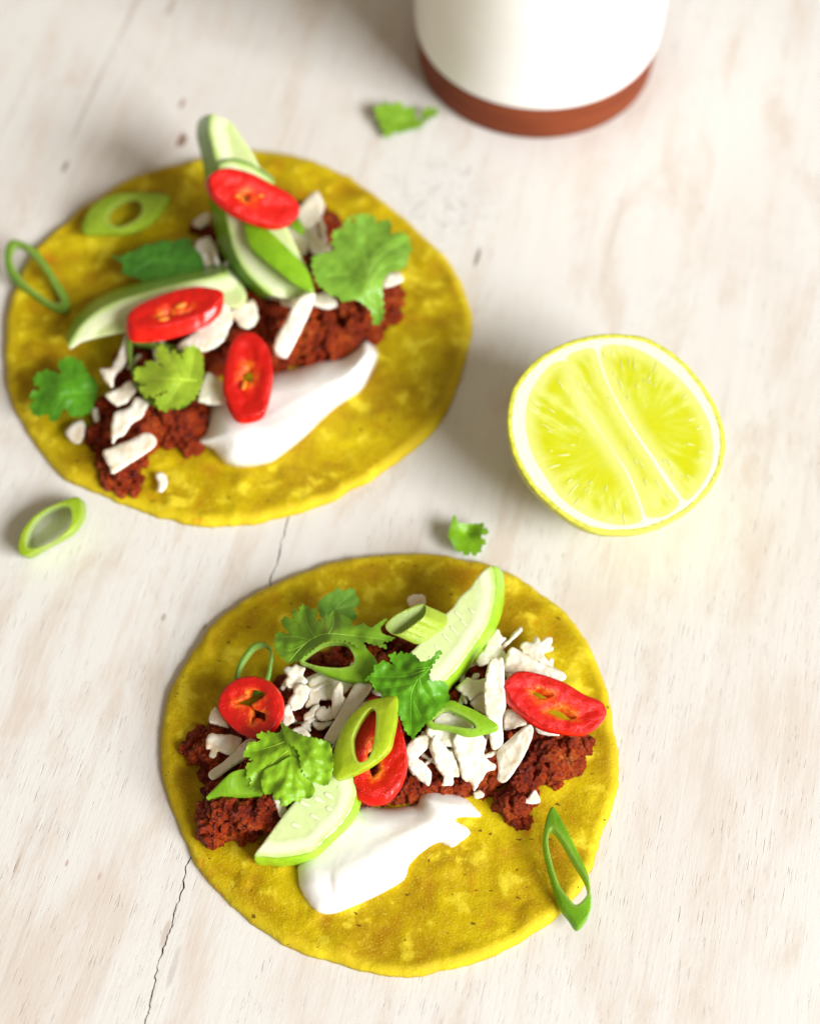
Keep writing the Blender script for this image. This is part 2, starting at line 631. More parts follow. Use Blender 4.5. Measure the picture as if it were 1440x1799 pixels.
def m_cuke_flesh():
    t = NT('cucumber_flesh')
    c = t.coord()
    d = t.attr('d_skin')
    n = t.noise(c, 2.5, 3, 0.5)
    dn = t.math('ADD', d, t.math('MULTIPLY', t.math('SUBTRACT', n, 0.5), 0.18))
    col = t.ramp(t.math('MULTIPLY', dn, 0.7), [(0.0, (0.40, 0.60, 0.10)), (0.05, (0.56, 0.72, 0.26)), (0.14, (0.74, 0.80, 0.52)),
                                              (0.28, (0.75, 0.80, 0.52)), (0.40, (0.57, 0.66, 0.30)), (0.8, (0.58, 0.67, 0.32))])
    h = t.math('ADD', t.noise(c, 7, 4, 0.6), t.math('MULTIPLY', t.noise(c, 25, 2), 0.4))
    t.bs(Base_Color=col, Roughness=0.28, Specular_IOR_Level=0.5, Normal=t.bump(h, 0.16, 0.0004))
    t.sss(0.5, (0.8, 1, 0.4), 0.004)
    return t.m


def m_simple(name, col, rough, sss=0.0, var=0.0, nsc=4, bump=0.0):
    t = NT(name)
    c = t.coord()
    n = t.noise(c, nsc, 4, 0.6)
    cc = t.mix(t.mr(n, 0.3, 0.7), tuple(x * (1 - var) for x in col), tuple(min(1, x * (1 + var)) for x in col))
    t.bs(Base_Color=cc, Roughness=rough)
    if bump:
        t.bs(Normal=t.bump(t.noise(c, nsc * 3, 4, 0.6), bump, 0.0004))
    if sss:
        t.sss(sss, (1, 0.9, 0.5), 0.003)
    return t.m


def m_pulp():
    t = NT('lime_pulp')
    c = t.coord()
    r = t.attr('vesicle')
    n = t.noise(c, 0.9, 3, 0.5)
    col = t.mix(t.mr(r, 0.35, 0.72), (0.50, 0.525, 0.015), (0.63, 0.66, 0.17))
    col = t.mix(t.math('MULTIPLY', t.mr(n, 0.40, 0.65), 0.7), col, (0.51, 0.515, 0.003))
    col = t.mix(t.math('MULTIPLY', t.mr(t.attr('d_edge'), 0.5, 0.0), 0.6), col, (0.68, 0.70, 0.28))
    t.bs(Base_Color=col, Roughness=0.25, Specular_IOR_Level=0.15, Normal=t.bump(t.noise(c, 9, 3), 0.25, 0.0004))
    t.sss(0.1, (0.9, 1, 0.15), 0.004)
    return t.m


def m_glaze():
    t = NT('white_glaze')
    c = t.coord((20, 20, 220))
    n = t.noise(c, 0.6, 4, 0.6)
    c2 = t.coord()
    col = t.mix(t.mr(t.noise(c2, 0.7, 4, 0.6), 0.3, 0.7), (0.88, 0.87, 0.85), (0.91, 0.905, 0.89))
    t.bs(Base_Color=col, Roughness=0.30, Specular_IOR_Level=0.45, Normal=t.bump(n, 0.25, 0.0008))
    return t.m


def m_clay():
    t = NT('bare_terracotta')
    c = t.coord((40, 40, 200))
    n = t.noise(c, 0.8, 5, 0.65)
    col = t.mix(t.mr(n, 0.3, 0.7), (0.17, 0.034, 0.011), (0.23, 0.052, 0.018))
    t.bs(Base_Color=col, Roughness=0.6, Specular_IOR_Level=0.15, Normal=t.bump(n, 0.3, 0.0005))
    return t.m


WOOD = m_wood()
MEAT, CREAM, CHEESE = m_meat(), m_cream(), m_cheese()
CHF, CHS, SEED = m_chili_flesh(), m_chili_skin(), m_seed()
LEAF = m_green('cilantro_tissue', 0.30, (0.80, 0.85, 0.8), (1.15, 1.1, 1.2), False, 0.28)
VEIN = m_green('leaf_vein', 0.4, (1.5, 1.35, 2.0), (1.9, 1.6, 3.0), False, 0.1)
SCAL = m_green('scallion_tissue', 0.22, (0.9, 0.92, 0.9), (1.2, 1.15, 1.4), True, 0.36)
SCIN = m_green('scallion_inner', 0.32, (1.1, 1.1, 1.4), (1.3, 1.2, 2.2), True, 0.4)
CKF = m_cuke_flesh()
CKS = m_green('cucumber_skin', 0.25, (0.85, 0.88, 0.8), (1.2, 1.12, 1.3), False, 0.0)
CSEED = m_simple('cucumber_seed', (0.74, 0.79, 0.48), 0.25, 0.0)
RIND = m_simple('lime_rind', (0.62, 0.62, 0.06), 0.32, 0.15, 0.2, 6, 0.6)
PITH = m_simple('lime_pith', (0.74, 0.74, 0.54), 0.45, 0.1, 0.03, 3, 0.3)
PULP = m_pulp()
SAC = m_simple('juice_sac', (0.72, 0.74, 0.36), 0.15, 0.0)
GLAZE, CLAY = m_glaze(), m_clay()

# ------------------------------------------------------------------ table: two boards meeting at a jagged crack
table = bpy.data.objects.new('table', None)
COL.objects.link(table)
table['kind'] = 'structure'
table['label'] = 'whitewashed wooden table top with a jagged crack'
ORG['table'] = np.zeros(3)
ck_px = [(228, 1900), (255, 1799), (262, 1770), (277, 1705), (288, 1665), (303, 1622), (311, 1583), (320, 1560), (330, 1525),
         (352, 1440), (385, 1330), (420, 1210), (452, 1110), (466, 1055), (480, 1010), (492, 965), (503, 925), (530, 840), (575, 700)]
ck = catmull(ck_px, 6, False)
w = P(ck[:, 0], ck[:, 1], 0)[:, :2]
ext_dir = (w[-1] - w[-30]) / np.linalg.norm(w[-1] - w[-30])
tail = np.array([w[-1] + ext_dir * s for s in np.linspace(0.5, 36, 120)])
head = np.array([w[0] + (w[0] - w[10]) / np.linalg.norm(w[0] - w[10]) * s for s in np.linspace(14, 0.3, 50)])
path = np.concatenate([head, w, tail])
dd = np.array([noise.noise(Vector((0, p[1] * 1.6, 0))) * 0.10 + noise.noise(Vector((4, p[1] * 5.5, 0))) * 0.055
               + noise.noise(Vector((9, p[1] * 13, 0))) * 0.03 for p in path])
path[:, 0] += dd
gap = np.array([0.020 + 0.014 * noise.noise(Vector((7, p[1] * 2.5, 3))) for p in path])
yend = w[-1][1]
gap *= np.clip((yend - path[:, 1]) / 3.0, 0, 1)
gap = np.maximum(gap, 0.0)
y0, y1, TX, TH = path[0][1], path[-1][1], 36.0, 2.4
for side in (-1, 1):
    e = path.copy()
    e[:, 0] += side * gap
    n = len(e)
    far = np.array([[side * TX, y] for y in e[:, 1]])
    top = np.c_[np.concatenate([e, far]), np.zeros(2 * n)]
    bot = top.copy()
    bot[:, 2] = -TH
    V = np.concatenate([top, bot])
    F = []
    for i in range(n - 1):
        q = [i, n + i, n + i + 1, i + 1] if side > 0 else [i, i + 1, n + i + 1, n + i]
        F.append(q)
        F.append([a + 2 * n for a in q][::-1])
        F.append([i, i + 1, i + 1 + 2 * n, i + 2 * n][::side])
        F.append([n + i, n + i + 2 * n, n + i + 1 + 2 * n, n + i + 1][::side])
    F.append([0, 2 * n, 3 * n, n][::side])
    F.append([n - 1, 2 * n - 1, 4 * n - 1, 3 * n - 1][::side])
    mesh('plank', V, F, WOOD, table, smooth=False)


# ------------------------------------------------------------------ tortillas
def tortilla(outline, label, seed, lift=()):
    o = catmull(outline, 6)
    o = o + np.c_[nz(o[:, 0] * .03, o[:, 1] * .03, seed), nz(o[:, 0] * .03, o[:, 1] * .03, seed + 5)] * 3.0 \
        + np.c_[nz(o[:, 0] * .11, o[:, 1] * .11, seed), nz(o[:, 0] * .11, o[:, 1] * .11, seed + 5)] * 1.6
    b = P(o[:, 0], o[:, 1], 0.10)[:, :2]
    c = b.mean(0)
    n = len(b)
    R = np.linalg.norm(b - c, axis=1).mean()
    rr = np.concatenate([np.linspace(0.02, 0.93, 70), 1 - 0.07 * np.cos(np.linspace(0.12, math.pi / 2, 16))])
    V, F = [], []
    rim = []
    for r in rr:
        d = (1 - r) * R
        rim += [d] * n
        q = min(d / (0.26 + 0.06 * math.sin(r * 40)), 1)
        prof = 0.26 * math.sqrt(1 - (1 - q) ** 2)
        p = c + (b - c) * r
        und = 0.075 * nz(p[:, 0] * 0.45, p[:, 1] * 0.45, seed) + 0.055 * nz(p[:, 0] * 1.1, p[:, 1] * 1.1, seed + 2) \
            + 0.012 * nz(p[:, 0] * 3.2, p[:, 1] * 3.2, seed + 4) \
            + 0.16 * np.maximum(0, nz(p[:, 0] * 1.5, p[:, 1] * 1.5, seed + 11) - 0.22)
        k = min(1, d / 0.35)
        z = 0.03 + prof + und * (0.35 + 0.65 * k)
        V.append(np.c_[p, z])
    m = len(rr)
    V.append(np.c_[c + (b - c) * 0.985, np.full(n, 0.005)])
    V = np.concatenate(V)
    for i in range(m):
        for j in range(n):
            a, a2 = i * n + j, i * n + (j + 1) % n
            F.append([a, a2, a2 + n, a + n])
    V = np.concatenate([V, [[*c, V[:n, 2].mean()], [*c, 0.005]]])
    ic, ib = len(V) - 2, len(V) - 1
    for j in range(n):
        F.append([ic, (j + 1) % n, j])
        F.append([ib, m * n + j, m * n + (j + 1) % n])
    # outline runs clockwise in the photo, so turn the faces over if they look down
    p0, p1, p2 = V[F[0][0]], V[F[0][1]], V[F[0][2]]
    if np.cross(p1 - p0, p2 - p0)[2] < 0:
        F = [f[::-1] for f in F]
    rim += [0.0] * n + [5.0, 5.0]
    ob = mesh('tortilla', V, F, m_tortilla(seed), None, {'d_rim': rim}, sharp=0)
    return tag(ob, label, 'tortilla')


tortilla([(720, 972), (790, 978), (850, 990), (905, 1012), (955, 1045), (1000, 1085), (1030, 1125), (1052, 1170), (1068, 1220),
          (1078, 1275), (1085, 1330), (1084, 1385), (1072, 1430), (1055, 1470), (1048, 1500), (1030, 1545), (1000, 1590),
          (960, 1625), (900, 1662), (840, 1690), (780, 1705), (720, 1715), (650, 1708), (580, 1690), (520, 1670), (460, 1635),
          (410, 1595), (375, 1560), (340, 1510), (315, 1455), (295, 1400), (283, 1340), (281, 1290), (290, 1240), (310, 1190),
          (340, 1140), (380, 1090), (440, 1048), (500, 1018), (570, 992), (640, 978)],
         'round yellow corn tortilla in front, sharp in focus with dark flecks', 1)
tortilla([(450, 266), (520, 275), (590, 300), (650, 335), (700, 375), (745, 415), (790, 460), (815, 505), (830, 560), (822, 620),
          (800, 690), (775, 740), (730, 785), (670, 830), (600, 870), (530, 900), (450, 918), (370, 925), (310, 915), (240, 895),
          (180, 870), (120, 845), (80, 805), (40, 745), (15, 690), (8, 630), (12, 560), (28, 500), (60, 440), (110, 395),
          (160, 355), (220, 318), (290, 295), (350, 280), (400, 270)],
         'round yellow corn tortilla behind, softly out of focus, at the left edge', 2)

# ------------------------------------------------------------------ spiced mince
bm = bmesh.new()
bmesh.ops.create_icosphere(bm, subdivisions=2, radius=1.0)
ICO_V = np.array([v.co[:] for v in bm.verts])
ICO_F = [[v.index for v in f.verts] for f in bm.faces]
bm.free()
tex = bpy.data.textures.new('mince_grain', 'CLOUDS')
tex.noise_scale = 0.0022
tex.noise_depth = 2
tex.noise_type = 'HARD_NOISE'
tex2 = bpy.data.textures.new('mince_fibre', 'CLOUDS')
tex2.noise_scale = 0.0008
tex2.noise_depth = 2


def meat(poly, h, label, group, wid=45, dens=1.0, zb=0.28):
    poly = np.array(poly, float)
    out = catmull(poly, 8)
    lo, hi = out.min(0), out.max(0)
    A = 0.5 * abs(np.dot(out[:, 0], np.roll(out[:, 1], 1)) - np.dot(out[:, 1], np.roll(out[:, 0], 1)))
    N = int(A / 120 * dens)
    V, F, nb = [], [], 0
    got = 0
    while got < N:
        p = rng.uniform(lo, hi, (1, 2))
        if not inside(p, out)[0]:
            continue
        d = dist(p, out)[0]
        zt = zb + h * min(1.0, d / wid) ** 0.7
        r = rng.uniform(0.07, 0.24)
        if d < 9:
            r *= 0.75
        z = max(zb + 0.4 * r, rng.uniform(0.35, 1.0) * (zt - zb) + zb - 0.3 * r)
        c = P(p[0, 0], p[0, 1], z)
        s = rng.uniform(0.55, 1.6, 3)
        k = 1 + 0.35 * np.array([noise.noise(Vector(v * 1.7 + got)) for v in ICO_V])
        a = rng.uniform(0, 6.28)
        q = ICO_V * k[:, None] * s * r
        q = np.c_[q[:, 0] * math.cos(a) - q[:, 1] * math.sin(a), q[:, 0] * math.sin(a) + q[:, 1] * math.cos(a), q[:, 2]]
        V.append(q + c)
        F += [[i + nb for i in f] for f in ICO_F]
        nb += len(ICO_V)
        got += 1
    V = np.concatenate(V)
    V[:, 2] = np.maximum(V[:, 2], 0.17)
    o = mesh('meat_clump', V, F, MEAT, None, sharp=0)
    rm = o.modifiers.new('fuse', 'REMESH')
    rm.mode = 'VOXEL'
    rm.voxel_size = 0.00034
    rm.use_smooth_shade = True
    dp = o.modifiers.new('grain', 'DISPLACE')
    dp.texture = tex
    dp.texture_coords = 'LOCAL'
    dp.strength = -0.0022
    dp.mid_level = 0.5
    d2 = o.modifiers.new('fibre', 'DISPLACE')
    d2.texture = tex2
    d2.texture_coords = 'LOCAL'
    d2.strength = 0.0011
    d2.mid_level = 0.5
    return tag(o, label, 'meat', group)


GM1, GM2 = 'mince on the front tortilla', 'mince on the back tortilla'
meat([(360, 1385), (353, 1440), (356, 1475), (378, 1482), (400, 1468), (430, 1474), (470, 1470), (490, 1440), (500, 1400), (470, 1370), (400, 1370)],
     1.05, 'dark red mince clump beside the tip of the lower cucumber slice', GM1, 40, 1.3)
meat([(320, 1330), (335, 1298), (370, 1272), (410, 1270), (450, 1310), (450, 1375), (390, 1385), (362, 1368), (345, 1345)],
     0.5, 'dark red mince under the cheese at the left of the front tortilla', GM1, 40, 1.2)
meat([(420, 1300), (500, 1200), (640, 1120), (800, 1110), (900, 1180), (915, 1280), (885, 1360), (850, 1395), (760, 1398),
      (700, 1412), (620, 1405), (520, 1400), (440, 1370)],
     0.55, 'wide bed of brown mince buried under cheese and leaves, front tortilla', GM1, 70, 1.0)
meat([(880, 1285), (960, 1285), (1035, 1292), (1042, 1310), (1015, 1350), (985, 1370), (950, 1374), (938, 1385), (930, 1420),
      (924, 1448), (905, 1448), (870, 1413), (886, 1385), (888, 1340)],
     0.75, 'reddish brown mince clump below the right chili slice, front tortilla', GM1, 45, 1.5)
meat([(165, 720), (200, 690), (240, 680), (350, 690), (368, 740), (352, 790), (320, 798), (280, 785), (258, 800), (247, 850),
      (220, 868), (185, 848), (172, 800), (150, 778)],
     0.65, 'dark red mince clump at the lower left of the back tortilla', GM2, 40, 1.2)
meat([(200, 640), (330, 520), (400, 440), (540, 400), (600, 450), (560, 560), (470, 650), (380, 660), (355, 700), (250, 710)],
     0.95, 'bed of dark mince hidden under the cucumber, back tortilla', GM2, 60, 0.9)
meat([(440, 560), (500, 520), (600, 500), (690, 500), (705, 525), (690, 560), (640, 608), (560, 640), (480, 650), (440, 620)],
     0.85, 'orange brown mince above the sour cream on the back tortilla', GM2, 45, 1.3)
meat([(510, 345), (560, 352), (590, 390), (585, 425), (520, 440), (420, 440), (350, 430), (345, 390), (420, 370)],
     0.45, 'mince behind the upper chili slice on the back tortilla', GM2, 40, 1.1)


# ------------------------------------------------------------------ sour cream
def cream(poly, label, H, wid, ridges):
    def dome(x, y, d):
        q = np.clip(d / wid, 0, 1)
        z = H * np.sqrt(1 - (1 - q) ** 2) * (0.8 + 0.2 * np.clip(d / 70, 0, 1))
        z = z + 0.10 * q * nz(x * 0.018, y * 0.018, 3.3)
        for (line, amp, w_) in ridges:
            dl = dist(np.c_[x, y], catmull(line, 6, False), False)
            z = z + q * amp * np.exp(-(dl / w_) ** 2)
        return z
    zf = zfield([(0, 0, 0.26)])
    V, T, B, wo, wh, at, _ = slab(poly, zf, (0, 0, -0.10), sp=4.0, dome=dome)
    o = mesh('sour_cream', V, T + B + wo, CREAM, None, {}, sharp=0)
    return tag(o, label, 'sour cream')


cream(zo([(90, 590), (90, 680), (105, 770), (170, 880), (240, 940), (340, 945), (450, 905), (600, 840), (720, 780), (840, 700),
          (880, 600), (960, 520), (1070, 450), (1130, 465), (1180, 480), (1240, 440), (1300, 395), (1310, 360), (1270, 320),
          (1205, 288), (1240, 268), (1385, 262), (1340, 190), (1260, 120), (1150, 80), (1040, 65), (960, 85), (930, 130),
          (925, 172), (850, 180), (720, 195), (640, 190), (560, 180), (440, 200), (300, 300), (150, 480)], 500, 1370, 4),
      'glossy white sour cream smear on the front tortilla', 0.55, 34,
      [([(580, 1540), (583, 1570), (600, 1592)], -0.035, 5), ([(600, 1545), (680, 1490), (780, 1440)], 0.12, 22),
       ([(720, 1400), (780, 1410), (830, 1430)], 0.06, 8), ([(800, 1440), (770, 1448)], -0.05, 6)])
cream(zo([(20, 445), (60, 350), (95, 340), (150, 380), (260, 380), (400, 330), (500, 310), (560, 290), (640, 265), (750, 250),
          (820, 205), (850, 165), (890, 170), (930, 220), (930, 260), (890, 350), (840, 430), (720, 510), (640, 580), (570, 650),
          (460, 740), (380, 790), (250, 810), (160, 790), (90, 720), (25, 692), (15, 660), (50, 640), (65, 580), (80, 490), (50, 465)],
         340, 540, 2.88),
      'white sour cream smear on the back tortilla', 0.95, 40,
      [([(420, 760), (520, 740), (620, 640)], 0.10, 24)])


# ------------------------------------------------------------------ grated cheese
def cheese(pts, z, label, group, t=0.17, ox=None, tilt=(0, 0), sm=False):
    poly = zo(pts, *ox) if ox else pts
    c = np.array(poly).mean(0)
    zf0 = zfield([(c[0], c[1], z), (c[0] + 60, c[1], z + tilt[0]), (c[0], c[1] + 60, z + tilt[1])])
    s = random.random() * 40
    back = c[1] < 900
    sp = 4.0 if back else 2.8
    V, T, B, wo, wh, at, xy = slab(poly, zf0, (0, 1, -t), sp=sp, rnd=0.05,
                                   dome=lambda x, y, d: 0.05 * nz(x * 0.05 + s, y * 0.05, s) + 0.025 * nz(x * 0.15 + s, y * 0.15, s + 4),
                                   smooth=True, rag=0.9 if sm else 1.9)
    o = mesh('cheese_shred', V, T + B + wo, CHEESE, None, {}, sharp=50)
    return tag(o, label, 'cheese', group)


C1, C2 = 'grated cheese on the front tortilla', 'grated cheese on the back tortilla'
K = (700, 1100, 4)
cheese([(640, 240), (690, 220), (735, 240), (745, 450), (752, 560), (728, 650), (735, 800), (715, 845), (660, 865), (640, 800), (625, 700), (600, 560), (600, 400)],
       1.75, 'long upright pale cheese stick left of the right chili slice', C1, 0.22, K, (0, -0.25), True)
cheese([(780, 155), (830, 160), (950, 230), (1165, 330), (1140, 385), (1000, 345), (860, 330), (730, 320), (740, 250)],
       1.35, 'wide slanting cheese sliver above the right chili slice', C1, 0.18, K, (-0.1, 0), True)
cheese([(850, 160), (870, 115), (945, 110), (950, 80), (980, 80), (1000, 110), (1030, 75), (1075, 85), (1070, 130), (1020, 200), (1080, 270), (1070, 300), (1000, 290), (920, 220)],
       1.15, 'ragged cheese crumb highest at the right of the front tortilla', C1, 0.2, K)
cheese([(700, 20), (725, 70), (755, 85), (720, 130), (750, 190), (780, 240), (740, 255), (650, 260), (560, 280), (540, 230), (600, 150), (650, 60)],
       1.2, 'ragged cheese flake tucked against the upper cucumber skin', C1, 0.2, K)
cheese([(405, 440), (440, 395), (480, 360), (540, 380), (620, 370), (640, 450), (560, 480), (510, 520), (480, 500)],
       1.35, 'short cheese flake between cucumber and the long cheese stick', C1, 0.2, K, (0.1, 0))
cheese([(505, 545), (570, 470), (640, 430), (670, 620), (600, 610)], 1.3, 'pale cheese flake behind the lower end of the long stick', C1, 0.18, K)
cheese([(380, 830), (420, 730), (540, 740), (610, 790), (610, 840), (600, 900), (640, 950), (680, 975), (670, 1010), (620, 1020), (580, 1090), (530, 1155), (510, 1110), (440, 1060), (420, 960)],
       1.35, 'big jagged white cheese flake hanging over the mince, front centre', C1, 0.16, K, (0, -0.35))
cheese([(220, 830), (250, 770), (300, 800), (350, 870), (390, 890), (430, 1040), (390, 1060), (380, 1110), (305, 1120), (315, 1060), (270, 1000), (240, 900)],
       1.25, 'curled cheese shred left of the big jagged flake', C1, 0.14, K, (0, -0.3))
cheese([(60, 830), (180, 760), (230, 800), (210, 850), (140, 920), (170, 950), (230, 1030), (210, 1115), (150, 1080), (90, 1030), (60, 960)],
       1.2, 'translucent cheese shred next to the middle chili slice', C1, 0.12, K, (0, -0.2))
cheese([(910, 690), (945, 720), (930, 800), (880, 910), (800, 1040), (745, 1095), (695, 1080), (700, 1000), (690, 890), (760, 810), (840, 740)],
       1.45, 'leaf shaped cheese sliver leaning on the right mince clump', C1, 0.15, K, (0.25, -0.2), True)
cheese([(745, 600), (800, 590), (900, 680), (830, 710), (740, 725)], 1.3, 'small cheese flake under the left end of the right chili slice', C1, 0.16, K)
cheese([(960, 690), (1060, 700), (1130, 765), (1050, 765), (975, 745)], 1.2, 'thin cheese edge showing below the right chili slice', C1, 0.14, K)
cheese([(520, 1170), (560, 1150), (595, 1170), (592, 1200), (540, 1212)], 0.62, 'small loose cheese crumb at the top of the front sour cream', C1, 0.18, K)
cheese([(850, 1190), (900, 1210), (950, 1150), (970, 1160), (995, 1230), (940, 1250), (870, 1235)], 0.85, 'pinkish cheese crumb on the right mince clump', C1, 0.15, K)
cheese([(190, 740), (260, 640), (330, 600), (430, 640), (520, 690), (500, 780), (380, 850), (260, 810)], 1.45,
       'broad cheese flake seen through the right scallion ring', C1, 0.18, K, (0, -0.1))
L = (420, 1150, 5.14)
cheese([(400, 150), (410, 115), (440, 100), (470, 110), (500, 90), (560, 105), (600, 120), (580, 180), (620, 240), (590, 270), (500, 300), (420, 280), (410, 240), (430, 190)],
       1.3, 'knobbly cheese crumb below the upper left cilantro leaf', C1, 0.2, L)
cheese([(500, 290), (560, 260), (630, 290), (620, 380), (560, 480), (480, 500), (440, 430), (480, 360)], 1.4, 'shiny cheese lump right of the left chili slice', C1, 0.22, L)
cheese([(630, 240), (740, 180), (870, 220), (1050, 250), (1000, 300), (900, 400), (730, 410), (720, 440), (600, 480), (620, 380)],
       1.2, 'wide cheese slab under the big scallion below the cilantro', C1, 0.2, L, (0.1, 0.1))
cheese([(850, 320), (905, 240), (935, 280), (940, 370), (960, 410), (900, 520), (850, 580), (835, 460)], 1.5, 'pointed cheese splinter standing in the middle of the pile', C1, 0.16, L, (0, -0.2), True)
cheese([(1050, 260), (1120, 250), (1200, 280), (1160, 360), (1000, 590), (860, 790), (800, 790), (765, 760), (880, 560), (980, 380)],
       1.45, 'long straight cheese stick running to the big scallion ring', C1, 0.22, L, (0, -0.1), True)
cheese([(700, 500), (740, 470), (800, 490), (815, 460), (850, 520), (840, 580), (740, 595), (690, 560)], 1.35, 'notched cheese crumb between the two sticks', C1, 0.16, L)
cheese([(590, 540), (700, 450), (730, 460), (690, 540), (640, 580), (590, 590)], 1.32, 'thin cheese shard above the lower cilantro leaf', C1, 0.14, L)
cheese([(380, 640), (400, 520), (420, 450), (465, 450), (480, 520), (500, 590), (440, 650), (390, 665)], 1.4, 'rounded cheese flake touching the left chili slice', C1, 0.2, L)
cheese([(470, 690), (550, 645), (590, 660), (650, 740), (560, 750)], 1.55, 'white cheese crumb at the edge of the lower cilantro leaf', C1, 0.2, L)
cheese([(660, 600), (720, 610), (800, 600), (860, 600), (800, 650), (740, 680), (680, 660)], 1.2, 'flat cheese bit low in the gap of the pile', C1, 0.14, L)
cheese([(560, 640), (660, 560), (690, 580), (640, 630), (650, 690), (600, 680)], 1.28, 'bent cheese bit over the dark gap in the pile', C1, 0.12, L)
Q = (300, 1230, 6.665)
cheese([(410, 500), (430, 420), (490, 385), (550, 400), (700, 405), (830, 450), (800, 540), (690, 640), (560, 600), (530, 660), (490, 680), (450, 650), (470, 580), (420, 570)],
       1.1, 'thick knobbed cheese piece under the left chili slice', C1, 0.26, Q, (0, 0), True)
cheese([(445, 850), (640, 700), (850, 490), (960, 440), (1000, 480), (900, 660), (700, 800), (510, 930)], 1.15,
       'slanting cheese stick left of the lower cilantro leaf', C1, 0.22, Q, (0.2, 0), True)
cheese([(450, 260), (480, 120), (540, 90), (620, 200), (680, 320), (560, 290)], 1.0, 'cheese bit peeking out left of the left chili slice', C1, 0.2, Q)
cheese([(1190, 1120), (1330, 1200), (1360, 1300), (1280, 1375), (1230, 1250)], 1.15, 'cheese end between the lower cilantro leaf and cucumber', C1, 0.2, Q)
cheese([(717, 1050), (743, 1044), (746, 1064), (721, 1068)], 0.75, 'tiny square cheese crumb at the top of the front tortilla', C1, 0.2)
B7 = (0, 560, 3.27)
cheese([(590, 765), (640, 740), (760, 690), (830, 655), (880, 670), (900, 710), (870, 750), (780, 810), (650, 890), (630, 850)], 1.35,
       'bright white cheese block lowest on the back tortilla mince', C2, 0.3, B7, (0, 0), True)
cheese([(660, 540), (740, 510), (780, 450), (840, 470), (850, 500), (810, 570), (760, 600), (720, 660), (670, 690), (650, 720), (640, 640)], 1.3,
       'bent cheese shred above the bright white block', C2, 0.2, B7)
cheese([(610, 430), (680, 400), (740, 360), (790, 400), (740, 470), (680, 500), (630, 470)], 1.2, 'greyish cheese bit left of the pale back cilantro leaf', C2, 0.2, B7)
cheese([(575, 290), (640, 280), (680, 200), (720, 90), (750, 150), (730, 250), (660, 330), (650, 390), (620, 380)], 1.2, 'cheese shred under the left end of the back cucumber', C2, 0.18, B7)
cheese([(380, 640), (450, 580), (490, 600), (480, 680), (450, 720), (400, 690)], 0.75, 'shaded cheese crumb below the dark cilantro leaf', C2, 0.2, B7)
cheese([(895, 890), (940, 885), (965, 930), (940, 990), (905, 990), (910, 940)], 0.55, 'tiny loose cheese crumb near the lower edge of the back tortilla', C2, 0.12, B7)
cheese([(530, 520), (560, 515), (572, 580), (545, 590)], 0.8, 'tiny cheese speck right of the dark cilantro leaf', C2, 0.15, B7)
B8 = (340, 470, 3.79)
cheese([(0, 430), (100, 340), (180, 250), (220, 230), (260, 330), (240, 400), (190, 500), (60, 560), (10, 540), (-60, 560), (-110, 520)], 1.55,
       'large white cheese chunk beside the middle chili slices, back tortilla', C2, 0.3, B8)
cheese([(700, 200), (800, 160), (790, 260), (640, 570), (600, 600), (540, 570), (545, 480), (620, 340)], 1.7,
       'long white cheese stick lying over the back mince', C2, 0.22, B8, (0, -0.3), True)
cheese([(780, 200), (870, 165), (950, 220), (950, 260), (890, 275), (800, 250)], 1.5, 'white cheese flake under the big back cilantro leaf', C2, 0.2, B8)
cheese([(1250, 100), (1300, 40), (1370, 35), (1395, 80), (1340, 115), (1265, 135)], 1.1, 'bright cheese tip right of the big back cilantro leaf', C2, 0.2, B8)
cheese([(250, 290), (330, 240), (400, 220), (430, 320), (400, 390), (330, 400), (280, 350)], 1.4, 'crumbled cheese knot above the upright chili slice', C2, 0.25, B8)
cheese([(30, 870), (90, 700), (190, 780), (210, 900), (90, 910)], 1.15, 'cheese corner left of the back sour cream', C2, 0.3, B8)
cheese([(570, 220), (620, 200), (690, 215), (680, 260), (600, 255)], 1.4, 'small cheese bit at the lower end of the upright cucumber', C2, 0.2, B8)
B6 = (340, 180, 2.88)
cheese([(530, 540), (615, 450), (640, 470), (660, 540), (590, 640), (540, 610)], 1.35, 'pale cheese flake right of the top chili slice', C2, 0.2, B6)
cheese([(420, 680), (500, 620), (560, 650), (570, 760), (480, 775)], 1.2, 'tan cheese flake under the top chili slice', C2, 0.22, B6)
cheese([(560, 650), (620, 640), (640, 690), (695, 740), (600, 765)], 1.15, 'tan cheese flake left of the big back cilantro leaf', C2, 0.2, B6)
cheese([(0, 605), (60, 560), (85, 585), (45, 635), (15, 630)], 0.9, 'small cheese bit left of the upright cucumber', C2, 0.2, B6)
cheese([(5, 720), (80, 680), (125, 760), (95, 830), (30, 810)], 1.0, 'cheese crumbs between dark leaf and upright cucumber', C2, 0.25, B6)


def scraps(poly, n, z0, z1, label, group):
    out = catmull(poly, 10)
    lo, hi = out.min(0), out.max(0)
    k = 0
    while k < n:
        p = rng.uniform(lo, hi, (1, 2))
        if not inside(p, out)[0]:
            continue
        x, y = p[0]
        a = rng.uniform(0, math.pi)
        L_, W_ = rng.uniform(12, 34), rng.uniform(4, 8)
        u = np.array([math.cos(a), math.sin(a)])
        v = np.array([-u[1], u[0]])
        pts = [p[0] + u * L_ * q + v * W_ * w_ * rng.uniform(0.7, 1.2) for q, w_ in
               [(-1, -.7), (-.5, -.8), (0, -.9), (.5, -.6), (1, -.4), (1, .5), (.4, .7), (0, .6), (-.5, .8), (-1, .5)]]
        cheese([tuple(q) for q in pts], rng.uniform(z0, z1), label(x, y), group, 0.16, None, tuple(rng.uniform(-.3, .3, 2)))
        k += 1


